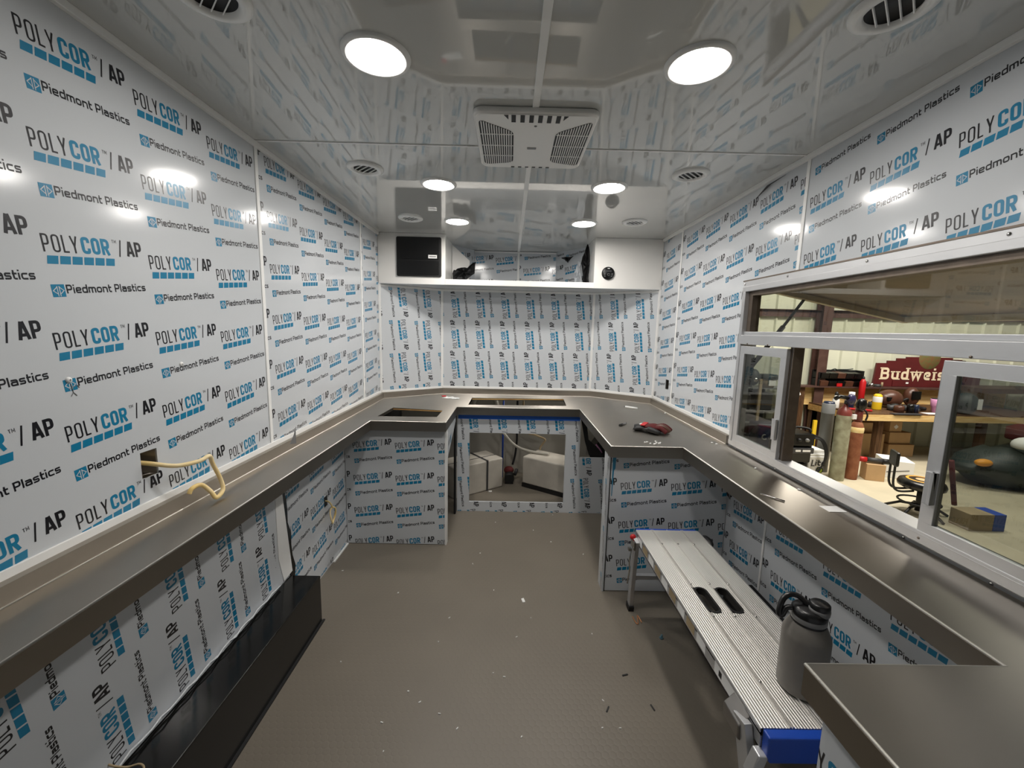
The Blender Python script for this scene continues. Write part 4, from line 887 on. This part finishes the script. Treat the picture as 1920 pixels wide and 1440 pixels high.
# items on the shelf and the bench
ob_ = thing('parts_organizer', (6.5, 7.80, .592), 'black two-tier rack of small parts bins on the bench shelf', 'organizer')
MB().box(6.02, 6.90, 7.94, 7.965, .592, .90).box(6.02, 6.90, 7.78, 7.94, .735, .748).box(6.02, 6.045, 7.78, 7.94, .592, .86).box(6.87, 6.90, 7.78, 7.94, .592, .90).build('rack', M['black'], ob_)
for r in range(2):
    for k in range(5):
        x = 6.05+.163*k; z = .593 + .156*r
        MB().hexa([(x, 7.76, z), (x+.15, 7.76, z), (x+.15, 7.93, z), (x, 7.93, z), (x, 7.74, z+.10), (x+.15, 7.74, z+.10), (x+.15, 7.93, z+.125), (x, 7.93, z+.125)]).build('bin', M['dblack'] if (k+r) % 3 else M['hbrown'], ob_, bevel=.004)
wcl = smooth_path([(6.28, 7.82, .905), (6.33, 7.80, .93), (6.40, 7.83, .905), (6.36, 7.86, .90), (6.45, 7.85, .915), (6.60, 7.83, .92), (6.70, 7.82, .935)], 6)
one('hand_tool', MB().tube(wcl, .010, 8), M['dgreen'], (6.45, 7.83, .9), 'greenish looped wire lying on top of the parts rack', 'tool')
one('small_box', MB().box(6.36, 6.46, 7.735, 7.75, .593, .655), M['red'], (6.41, 7.74, .593), 'small red box in front of the parts rack', 'box')
for k, (x, h, r, m) in enumerate([(6.97, .13, .035, 'grey'), (7.04, .10, .03, 'dgrey'), (7.13, .07, .045, 'steelpl'), (7.25, .05, .06, 'dgrey'), (7.34, .09, .02, 'tan')]):
    one('shelf_clutter', MB().cyl((x, 7.85, .592), (x, 7.85, .592+h), r, r*.8, 12), M[m], (x, 7.85, .592),
        ['grey tin just right of the parts rack on the shelf', 'dark tin second right of the parts rack', 'shiny metal lid on the shelf between rack and sign', 'flat dark tool on the shelf before the maroon sign', 'thin tan cylinder beside the maroon sign base'][k], 'tin')
sg = thing('wall_sign', (8.0, 7.90, .592), 'maroon stepped-top wooden sign with cream lettering standing on the bench shelf', 'sign')
so = [(7.22, .595), (9.35, .595), (9.35, 1.06), (9.12, 1.06), (9.12, 1.10), (8.93, 1.10), (8.93, 1.15), (8.74, 1.15), (8.74, 1.185), (7.83, 1.185), (7.83, 1.155), (7.64, 1.155), (7.64, 1.105), (7.46, 1.105), (7.46, 1.055), (7.25, 1.055)]
MB().prism(so, (0, 7.92, 0), (1, 0, 0), (0, 0, 1), (0, 1, 0), .035).build('board', M['sign'], sg)
def slab_word(txt, x, y, h, ws, s, gap):
    out, xx = [], x
    for i, ch in enumerate(txt):
        w_ = ws[i]; q, _ = word(ch, xx, y, h, [w_], s, 0); out += q; lv = 4
        ser = {'B': [(0, 0), (0, 1)], 'u': [(0, .7), (w_-s, .7), (w_-s, 0)], 'd': [(w_-s, 1), (w_-s, 0)], 'w': [(0, .7), (w_*.4, .7), (w_-s, .7)], 'i': [(0, 0), (0, .7)], 'r': [(0, 0), (0, .7)]}.get(ch, [])
        for a, b in ser:
            b2 = b-(.09 if b > 0 else 0)
            lv += 1; out.append((lv, [(xx+(a-.10)*h, y+b2*h), (xx+(a+s+.10)*h, y+b2*h), (xx+(a+s+.10)*h, y+(b2+.09)*h), (xx+(a-.10)*h, y+(b2+.09)*h)]))
        xx += (w_+gap)*h
    return out
lt = MB()
for lv, p in slab_word('Budweiser', 7.345, .735, .235, [.72, .62, .62, .92, .56, .20, .52, .56, .46], .19, .20):
    lt.add([(a, 7.916-.0008*lv, b) for a, b in p], [tuple(range(len(p)))])
lt.build('lettering', M['signl'], sg)
MB().lathe([(.0001, .008), (.205, .008), (.215, 0)], (8.28, 7.92, 1.165), 40, axis=(0, -1, 0)).build('round_emblem', M['green'], sg)
MB().box(7.60, 7.93, 7.906, 7.918, .60, .715).build('price_panel', M['sign'], sg); MB().box(7.86, 7.91, 7.902, 7.907, .655, .69).build('tag_card', M['pwhite'], sg)
def vessel(name, x, y, z, prof, m, label, cat, capprof=None, capm=None, extra=None):
    t = thing(name, (x, y, z), label, cat)
    MB().lathe(prof, (x, y, z), 24).build('body', M[m], t)
    if capprof: MB().lathe(capprof, (x, y, z), 20).build('cap', M[capm], t)
    return t
ZB = .252
vessel('spray_bottle', 6.02, 7.30, ZB, [(.0001, 0), (.052, 0), (.055, .01), (.055, .15), (.028, .21), (.028, .24), (.0001, .24)], 'clear', 'clear white squeeze bottle at the left end of the workbench', 'bottle', [(.03, .238), (.034, .245), (.026, .275), (.012, .30), (.0001, .302)], 'black')
vessel('spray_can', 6.30, 7.30, ZB, [(.0001, 0), (.045, 0), (.048, .01), (.048, .20), (.03, .225), (.0001, .23)], 'navy', 'dark can with a white cap behind the gas cylinders', 'can', [(.044, .215), (.045, .22), (.045, .30), (.0001, .305)], 'pwhite')
fx = vessel('torch_cylinder', 6.80, 7.67, .36, [(.0001, 0), (.045, 0), (.05, .01), (.05, .34), (.02, .40), (.0001, .41)], 'red', 'slim bright red canister standing against the plywood backboard', 'canister', [(.022, .40), (.024, .42), (.012, .45), (.0001, .452)], 'black')
MB().box(6.73, 6.87, 7.60, 7.735, .252, .36).build('stand', M['hbrown'], fx)
yb = vessel('squeeze_bottle', 6.71, 7.22, ZB, [(.0001, 0), (.066, 0), (.070, .012), (.070, .14), (.0701, .141)], 'yellow', 'yellow squeeze bottle with a thin spout on the workbench', 'bottle')
MB().lathe([(.0700, .140), (.070, .22), (.060, .245), (.03, .262), (.0001, .265)], (6.71, 7.22, ZB), 24).build('upper_body', M['clear'], yb)
MB().lathe([(.062, .235), (.064, .26), (.04, .285), (.0001, .29)], (6.71, 7.22, ZB), 20).build('cap', M['yellow'], yb)
MB().tube(smooth_path([(6.71, 7.22, .53), (6.715, 7.22, .58), (6.74, 7.22, .63), (6.77, 7.21, .66)], 4), .005, 8).build('spout', M['black'], yb)
cu = vessel('tumbler_cup', 7.62, 7.05, ZB, [(.0001, 0), (.050, 0), (.055, .005), (.066, .11), (.078, .115), (.086, .235), (.082, .24), (.0001, .236)], 'pink', 'pink tumbler cup with lid on the workbench beside the window stile', 'cup', [(.079, .238), (.079, .25), (.02, .258), (.0001, .26)], 'black')
hm = thing('welding_helmet', (7.2, 7.45, ZB), 'brown welding hood lying on the workbench behind the pink cup', 'helmet')
def hd_(x, y, z): return (x, y, z*(1.0 if z > 0 else .5)+.35*x*x/.2)
MB().ell((7.14, 7.45, .42), (.22, .17, .17), 24, 14, deform=lambda x, y, z: (x, y, max(z, -.12))).build('shell', M['hbrown'], hm)
MB().box(6.98, 7.14, 7.30, 7.34, .40, .47).build('lens', M['dblack'], hm, bevel=.01); MB().tube(smooth_path([(7.3, 7.4, .36), (7.38, 7.35, .44), (7.44, 7.4, .38)], 4), .02, 8).build('headband', M['black'], hm)
h2 = thing('welding_helmet', (7.70, 7.6, ZB), 'second dark brown hood leaning on the backboard behind the pink cup', 'helmet')
MB().ell((7.72, 7.62, .44), (.13, .11, .185), 20, 12, deform=lambda x, y, z: (x, y, max(z, -.17))).build('shell', M['hbrown'], h2); MB().box(7.63, 7.80, 7.505, 7.53, .40, .56).build('lens', M['dblack'], h2, bevel=.01)
random.seed(31)
names_ = [('grinder', 'black power grinder lying on the workbench right of the yellow bottle', 7.34, 7.12, .17), ('tool_bag', 'dark tool pouch in front of the brown welding hood', 7.02, 7.16, .10), ('grinder', 'dark angle tool between the yellow bottle and the plywood backboard', 6.90, 7.45, .07)]
for nm, l, x, y, ln in names_:
    t = thing(nm, (x, y, ZB), l, 'power tool')
    MB().tube(smooth_path([(x-ln, y, ZB+.06), (x-ln*.3, y-.02, ZB+.075), (x+ln*.5, y+.02, ZB+.05), (x+ln, y, ZB+.045)], 4), [.05, .055, .058, .058, .055, .05, .048, .045, .04, .038, .035, .033, .03], 12).build('housing', M['black'], t)
    MB().cyl((x-ln, y, ZB+.005), (x-ln, y, ZB+.10), .058, n=20).build('head', M['dgrey'], t); MB().tube([(x-ln*.6, y, ZB+.06), (x-ln*.6, y-.16, ZB+.05)], .018, 10).build('side_handle', M['black'], t)
for k, (x, y, r, h, m, l) in enumerate([(6.89, 6.98, .072, .12, 'hbrown', 'round brown tin beside the yellow bottle'), (7.03, 6.92, .05, .16, 'dblack', 'black can standing near the bench edge'), (7.13, 6.92, .04, .15, 'navy', 'dark blue can at the bench edge, right of the black can'), (6.62, 7.62, .05, .13, 'tan', 'tan tin against the plywood backboard'), (7.42, 7.55, .05, .09, 'grey', 'grey tin behind the power grinder')]):
    one('tin_can', MB().lathe([(.0001, 0), (r, 0), (r, h*.8), (r*.8, h), (.0001, h)], (x, y, ZB), 20), M[m], (x, y, ZB), l, 'tin')
one('red_pliers', MB().bar((6.10, 7.15, ZB+.02), (6.42, 6.98, ZB+.02), .05, .03).bar((6.08, 7.24, ZB+.02), (6.42, 7.0, ZB+.02), .03, .025), M['red'], (6.2, 7.1, ZB), 'red-handled pliers at the left end of the workbench top', 'pliers', bevel=.008)
one('paper_card', MB().box(7.28, 7.62, 6.84, 6.98, ZB, ZB+.006), M['pwhite'], (7.4, 6.9, ZB), 'white paper sheet at the bench edge below the pink cup', 'paper')
one('steel_plate', MB().box(6.62, 7.10, 6.76, 6.86, ZB, ZB+.012), M['dgrey'], (6.85, 6.8, ZB), 'flat dark steel bar lying on the bench front edge', 'bar')
# gas cylinders
def gascyl(name, x, y, r, h, mb_, ms, label, tilt=0):
    t = thing(name, (x, y, ZG), label, 'gas cylinder')
    MB().lathe([(.0001, 0), (r*.96, 0), (r, .02), (r, h-.12), (r*.98, h-.10)], (x, y, ZG), 32).build('body', M[mb_], t)
    if ms == 'cream':
        MB().lathe([(r*.99, h-.16), (r*1.05, h-.13), (r*1.05, h-.09), (r*.9, h-.06)], (x, y, ZG), 32).build('collar', M['cream'], t); ms = 'rust'
    MB().lathe([(r*.985, h-.11), (r*.95, h-.06), (r*.78, h-.015), (r*.45, h+.02), (r*.30, h+.04), (r*.3, h+.07), (.0001, h+.07)], (x, y, ZG), 32).build('shoulder', M[ms], t)
    return t
g1 = gascyl('gas_cylinder', 5.13, 6.03, .098, 1.12, 'gcyl', 'gcap', 'tall pale green gas cylinder with maroon shoulder standing before the workbench')
MB().tube([(5.13, 6.03, .53), (5.13, 6.03, .60)], .022, 12).build('valve', M['dgrey'], g1)
MB().ell((5.16, 5.98, .62), (.065, .05, .085), 16, 10).build('regulator_gauge', M['purple'], g1); MB().tube([(5.12, 5.98, .64), (4.99, 5.99, .66), (4.93, 6.0, .62)], .030, 10).build('regulator_knob', M['dblack'], g1)
MB().box(5.17, 5.225, 5.915, 5.945, .33, .40).build('tag_label', M['pwhite'], g1)
g2 = gascyl('gas_cylinder', 5.40, 6.085, .085, .90, 'rust', 'cream', 'rusty brown gas cylinder with a pale collar behind the green one')
MB().cyl((5.40, 6.085, .27), (5.40, 6.085, .46), .052, n=16).build('valve_guard', M['gcap'], g2)
MB().ell((5.39, 6.05, .53), (.075, .06, .10), 16, 10).build('regulator_gauge', M['dblack'], g2); MB().tube(smooth_path([(5.41, 6.0, .46), (5.44, 5.98, .38), (5.43, 5.99, .30)], 4), .012, 8).build('gas_hose', M['black'], g2)
g3 = thing('grey_pipe', (5.12, 6.42, ZG), 'upright grey cylinder with a ringed top behind the pale green one', 'cylinder')
MB().lathe([(.0001, 0), (.088, 0), (.088, .96), (.092, .965), (.092, .98), (.09, .985), (.09, 1.12), (.08, 1.13), (.0001, 1.13)], (5.19, 6.42, ZG), 28).build('body', M['gryc'], g3)
MB().lathe([(.078, 1.13), (.07, 1.16), (.0001, 1.17)], (5.19, 6.42, ZG), 24).build('cap', M['navy'], g3)
# bucket with lettering
bk = thing('drink_bucket', (4.93, 6.25, ZG), 'white rectangular plastic bucket with black lettering beside the black welder', 'bucket')
MB().hexa([(4.78, 6.17, ZG), (5.00, 6.17, ZG), (5.00, 6.45, ZG), (4.78, 6.45, ZG), (4.75, 6.13, ZG+.33), (5.03, 6.13, ZG+.33), (5.03, 6.50, ZG+.33), (4.75, 6.50, ZG+.33)]).build('tub', M['pwhite'], bk, bevel=.02, seg=3)
MB().box(4.73, 5.05, 6.14, 6.52, ZG+.33, ZG+.365).box(4.77, 5.02, 6.17, 6.47, ZG+.365, ZG+.42).build('bucket_lid', M['pwhite'], bk, bevel=.012)
lt = MB()
fy = lambda z: 6.17-.04*((z-ZG)/.33)-.012
for lv, p in word('L', 4.80, ZG+.165, .11, [.5], .16, 0)[0]+word('ite', 4.862, ZG+.175, .10, [.2, .5, .55], .19, .12)[0]:
    lt.add([(a, fy(b)-.0008*lv, b) for a, b in p], [tuple(range(len(p)))])
lt.build('lettering', M['ink'], bk)
MB().lathe([(.0001, .004), (.046, .004), (.048, 0)], (4.95, fy(ZG+.10)+.002, ZG+.10), 28, axis=(0, -1, .12)).build('round_mark', M['lime'], bk)
MB().tube([(4.95+.05*math.cos(i*.2618), fy(ZG+.10)-.002, ZG+.10+.05*math.sin(i*.2618)) for i in range(24)], .006, 6, closed=True).build('mark_ring', M['ink'], bk)
# welders
wl = thing('welding_machine', (4.57, 6.2, ZG), 'black welding machine with two dials and looped cables behind the window sash', 'welder')
MB().hexa([(4.39, 6.10, -.42), (4.75, 6.10, -.42), (4.75, 6.60, -.42), (4.39, 6.60, -.42), (4.40, 6.06, .06), (4.73, 6.06, .06), (4.73, 6.60, .06), (4.40, 6.60, .06)]).build('case', M['dblack'], wl, bevel=.02)
MB().box(4.41, 4.72, 6.02, 6.07, -.12, .055).build('control_panel', M['dblack'], wl, bevel=.01); MB().box(4.40, 4.73, 6.02, 6.10, -.25, -.16).build('name_plate', M['dgrey'], wl, bevel=.01)
MB().tube(smooth_path([(4.43, 6.1, .07), (4.44, 6.12, .12), (4.57, 6.2, .13), (4.69, 6.12, .12), (4.70, 6.1, .07)], 4), .018, 10).build('carry_handle', M['black'], wl)
for x in (4.48, 4.60): MB().lathe([(.0001, .03), (.022, .03), (.028, .01), (.03, 0)], (x, 6.02, -.035), 20, axis=(0, -1, 0)).build('dial', M['grey'] if x > 4.52 else M['black'], wl)
for x0, x1 in ((4.44, 4.52), (4.55, 4.67)): MB().box(x0, x1, 6.016, 6.021, -.22, -.19).build('plate_mark', M['pwhite'], wl)
for k in range(3):
    MB().tube(smooth_path([(4.73, 6.10, -.02+.03*k), (4.83+.02*k, 6.04, -.04), (4.89+.015*k, 6.0, -.22), (4.87, 6.0, -.42), (4.77, 6.02, -.55-.03*k), (4.67, 6.05, -.60)], 5), .013, 8).build('cable', M['black'], wl)
MB().box(4.37, 4.70, 6.1, 6.62, ZG, -.44).build('cart_base', M['black'], wl)
w2 = thing('welding_machine', (4.80, 7.35, ZG), 'dark blue machine seen through the left window sash', 'welder')
MB().box(4.58, 5.12, 7.20, 7.52, ZG+.02, -.06).build('case', M['navy'], w2, bevel=.04, seg=3)
MB().tube([(4.70+.045*math.cos(i*.3), 7.185, -.30+.045*math.sin(i*.3)) for i in range(4, 20)], .012, 8).build('round_mark', M['grey'], w2); MB().box(4.78, 4.92, 7.186, 7.20, -.34, -.315).build('plate_mark', M['grey'], w2)
vessel('spray_can', 4.98, 7.35, -.06, [(.0001, 0), (.05, 0), (.05, .17), (.03, .2), (.0001, .2)], 'tan', 'pale can standing on the dark blue machine', 'can', [(.032, .198), (.032, .24), (.0001, .24)], 'pwhite')
# shelf unit behind the left sash
su = thing('shelf_unit', (4.85, 7.75, ZG), 'shelf unit with dark contents seen through the left window sash', 'shelf')
for z in (.53, .09, -.14): MB().box(4.30, 5.36, 7.60, 7.98, z, z+.022).build('shelf_board', M['grey'], su)
for x in (4.76, 4.30): MB().box(x, x+.05, 7.58, 7.62, ZG, .72).build('upright', M['tan'], su)
MB().box(4.30, 5.12, 7.95, 7.98, ZG, .53).build('back_panel', M['dgreen'], su)
for k, (x, z, w_, h, m) in enumerate([(4.36, .112, .30, .30, 'black'), (4.86, .112, .22, .33, 'dgrey'), (4.36, -.118, .25, .16, 'dgreen'), (4.40, .552, .18, .14, 'dgreen')]):
    one('storage_box', MB().box(x, x+w_, 7.64, 7.85, z, z+h), M[m], (x+w_/2, 7.7, z), ['black box on the middle shelf behind the left sash', 'dark grey box on the middle shelf, right side', 'dark green box on the low shelf behind the left sash', 'dark green box on the top shelf behind the left sash'][k], 'box', bevel=.02)
fh = thing('face_shield', (4.72, 7.70, .552), 'grey helmet-like tool on the top shelf behind the left sash', 'helmet')
MB().ell((4.72, 7.72, .74), (.10, .10, .16), 18, 12).build('shell', M['dgreen'], fh); MB().ell((4.71, 7.64, .70), (.05, .04, .05), 14, 8).build('lens', M['steelpl'], fh)
bw = thing('plastic_bowl', (4.98, 7.70, .552), 'dark green-lidded tub with a white label on the top shelf', 'tub')
MB().lathe([(.0001, 0), (.10, 0), (.15, .17), (.0001, .17)], (5.0, 7.72, .552), 24).build('tub', M['tan'], bw); MB().lathe([(.16, .165), (.17, .18), (.15, .25), (.0001, .26)], (5.0, 7.72, .552), 24).build('lid', M['dgreen'], bw); MB().box(4.93, 5.06, 7.575, 7.585, .60, .71).build('label', M['pwhite'], bw)
vessel('black_jar', 5.56, 7.80, .592, [(.0001, 0), (.075, 0), (.085, .02), (.085, .17), (.06, .21), (.0001, .22)], 'dblack', 'black rounded jar on the shelf left of the steel column', 'jar')
one('white_pipe_elbow', MB().tube(smooth_path([(5.42, 7.70, .56), (5.50, 7.68, .53), (5.57, 7.68, .47), (5.60, 7.68, .42)], 5), .035, 12), M['pwhite'], (5.5, 7.7, .5), 'white curved pipe under the shelf left of the bench', 'pipe')
# things under and before the bench
one('spirit_level', MB().box(5.40, 5.46, 6.96, 6.99, ZG, .08), M['yellow'], (5.43, 6.97, ZG), 'yellow level standing upright under the left end of the bench', 'level')
def carton(x0, x1, y0, y1, z0, z1, label, tape=True, mark=None):
    t = thing('cardboard_box', ((x0+x1)/2, (y0+y1)/2, z0), label, 'cardboard box')
    MB().box(x0, x1, y0, y1, z0, z1).build('carton', M['card'], t, bevel=.006)
    if tape: MB().box((x0+x1)/2-.03, (x0+x1)/2+.03, y0-.001, y0, z0+(z1-z0)*.55, z1).build('packing_tape', M['tan'], t)
    if mark: MB().prism([(0, -.045), (.045, 0), (0, .045), (-.045, 0)], ((x0+x1)/2, y0-.002, (z0+z1)/2), (1, 0, 0), (0, 0, 1), (0, 1, 0), .002).build('diamond_label', M['pwhite'], t)
    return t
carton(6.50, 7.02, 7.30, 7.75, ZG, -.22, 'large lower cardboard box under the workbench behind the cylinders', False)
carton(6.48, 6.98, 7.38, 7.80, -.22, -.03, 'flatter cardboard box stacked on the large one under the bench', False)
carton(7.12, 7.60, 7.30, 7.70, ZG, -.42, 'low cardboard box under the bench right of the dark leg', False)
carton(7.16, 7.56, 7.35, 7.70, -.42, -.20, 'middle cardboard box under the bench below the diamond-labelled one', False)
carton(7.17, 7.40, 7.38, 7.60, -.20, .0, 'small cardboard box with a white diamond label under the bench', False, True)
cx = thing('cardboard_box', (5.73, 6.07, ZG), 'cardboard box on the concrete floor in front of the rusty cylinder', 'cardboard box')
q = [(5.582, 6.02), (5.812, 5.943), (5.875, 6.13), (5.645, 6.207)]
MB().hexa([(x, y, ZG) for x, y in q]+[(x, y, ZG+.26) for x, y in q]).build('carton', M['card'], cx, bevel=.006)
one('caulking_gun_tube', MB().tube([(5.52, 6.13, ZG+.312), (5.62, 6.09, ZG+.308)], .040, 14), M['red'], (5.57, 6.1, ZG+.26), 'red grip section of the tool lying on the front cardboard box', 'tool')
gg = thing('grease_gun', (5.7, 6.06, ZG+.26), 'black and grey grease gun lying across the front cardboard box', 'tool')
MB().tube([(5.625, 6.088, ZG+.312), (5.80, 6.02, ZG+.308)], .038, 14).build('barrel', M['dgrey'], gg); MB().tube([(5.80, 6.02, ZG+.308), (5.88, 5.99, ZG+.306)], .042, 14).build('head', M['black'], gg); MB().tube([(5.88, 5.99, ZG+.306), (5.95, 5.965, ZG+.265)], .010, 8).build('nozzle', M['pwhite'], gg)
wx = thing('white_carton', (6.1, 6.15, ZG), 'white printed box on the floor behind the front cardboard box', 'box')
MB().hexa([(6.00, 6.19, ZG), (6.33, 6.02, ZG), (6.50, 6.36, ZG), (6.17, 6.53, ZG), (6.00, 6.19, ZG+.28), (6.33, 6.02, ZG+.28), (6.50, 6.36, ZG+.28), (6.17, 6.53, ZG+.28)]).build('carton', M['pwhite'], wx, bevel=.005)
MB().obox((6.16, 6.105, ZG+.12), (.12, -.062, .03), (.0005, .001, 0), (0, 0, .008)).build('print_band', M['grey'], wx)
# stool
so = thing('shop_stool', (5.22, 4.85, ZG), 'black shop stool with backrest and yellow-ringed round seat outside the window', 'stool')
MB().lathe([(.0001, .0), (.19, 0), (.225, .02), (.232, .055), (.215, .095), (.17, .110), (.0001, .112)], (5.22, 4.85, -.315), 40).build('seat', M['dblack'], so)
MB().lathe([(.125, .112), (.128, .1145), (.150, .1135), (.153, .111)], (5.22, 4.85, -.315), 40).build('yellow_ring', M['orange'], so)
MB().lathe([(.0001, .1135), (.06, .1135), (.062, .112)], (5.22, 4.85, -.315), 24).build('seat_emblem', M['card'], so)
MB().cyl((5.22, 4.85, ZG+.04), (5.22, 4.85, -.31), .03).build('post', M['black'], so)
MB().prism(rrect(-.115, .115, -.09, .09, .03), (4.83, 4.83, .075), (.45, .89, 0), (0, 0, 1), (-.89, .45, 0), .035).build('backrest', M['dblack'], so, bevel=.01)
for s_ in (-1, 1):
    o_ = Vector((.45, .89, 0))*.07*s_
    MB().tube(smooth_path([Vector((4.81, 4.84, .12))+o_, Vector((4.81, 4.84, -.05))+o_, Vector((4.82, 4.84, -.25))+o_, Vector((4.90, 4.84, -.33))+o_*.9, Vector((5.10, 4.85, -.335))+o_*.8], 5), .013, 10).build('back_support', M['black'], so)
MB().tube([(5.22+.20*math.cos(i*.2618), 4.85+.20*math.sin(i*.2618), ZG+.16) for i in range(24)], .012, 8, closed=True).build('foot_ring', M['black'], so)
for k in range(5):
    a = math.radians(200+72*k); e = (5.22+.31*math.cos(a), 4.85+.31*math.sin(a), ZG+.012)
    MB().tube([(5.22, 4.85, ZG+.12), (5.22+.17*math.cos(a), 4.85+.17*math.sin(a), ZG+.10), e], .016, 8).build('leg', M['black'], so)
# behind the right sash
one('dark_tarp_pile', MB().ell((8.05, 5.95, -.36), (1.15, .50, .31), 28, 14, deform=lambda x, y, z: (x, y, z*(1+.25*math.sin(7*x+3*y))+.03*math.sin(19*x))), M['dgreen'], (8.05, 5.95, -.6), 'heap of dark folded covers behind the right window sash', 'covers')
sh2 = thing('welding_helmet', (8.02, 6.95, ZB), 'dark rounded helmet on the workbench seen through the right sash', 'helmet')
MB().ell((8.02, 6.95, .44), (.17, .16, .19), 22, 14, deform=lambda x, y, z: (x, y, max(z, -.175))).build('shell', M['dgreen'], sh2); MB().box(8.06, 8.13, 6.785, 6.80, .36, .54).build('label', M['clear'], sh2)
rb = MB().tube(smooth_path([(7.50, 6.90, ZB+.05), (7.65, 6.88, ZB+.09), (7.78, 6.90, ZB+.06)], 4), .05, 10)
one('rag_bundle', rb, M['tan'], (7.7, 6.9, ZB), 'pale rag bundle on the bench left of the dark rounded helmet', 'rag')
one('wall_shelf', MB().box(8.75, 11.5, 7.35, 7.9, .57, .66), M['bwood'], (10, 7.6, .57), 'brown shelf board high behind the right window sash', 'shelf')
one('red_jug', MB().lathe([(.0001, 0), (.14, 0), (.15, .02), (.15, .18), (.05, .24), (.0001, .25)], (8.0, 6.12, .02), 20), M['dred'], (8.0, 6.12, .02), 'dull red jug standing on the dark covers behind the right window sash', 'jug')
hc = thing('cap_hat', (7.65, 5.8, -.08), 'white cap with a blue front lying on dark covers behind the right sash', 'cap')
MB().ell((7.62, 5.72, .03), (.18, .15, .12), 20, 10, deform=lambda x, y, z: (x, y, max(z, -.05))).build('crown', M['pwhite'], hc); MB().ell((7.76, 5.68, .02), (.15, .13, .10), 20, 10, deform=lambda x, y, z: (x, y, max(z, -.05))).build('front', M['bluep'], hc)
one('orange_grip', MB().ell((7.02, 5.72, -.24), (.12, .07, .055), 18, 10), M['orange'], (7.02, 5.72, -.24), 'orange-yellow grip lying on the dark covers behind the right sash', 'grip')
bx_ = thing('storage_box', (5.55, 4.5, ZG), 'grey and blue box on the workshop floor below the right sash', 'box')
MB().box(5.37, 5.65, 4.40, 4.62, ZG, ZG+.20).build('carton', M['tan'], bx_, bevel=.005); MB().box(5.65, 5.79, 4.40, 4.62, ZG, ZG+.20).build('blue_side', M['bluep'], bx_, bevel=.004)
one('broom_handle', MB().tube([(5.66, 4.95, .02), (5.83, 4.98, -.58)], .028, 10), M['dred'], (5.75, 4.96, -.6), 'dark red pole leaning behind the stool seat', 'pole')
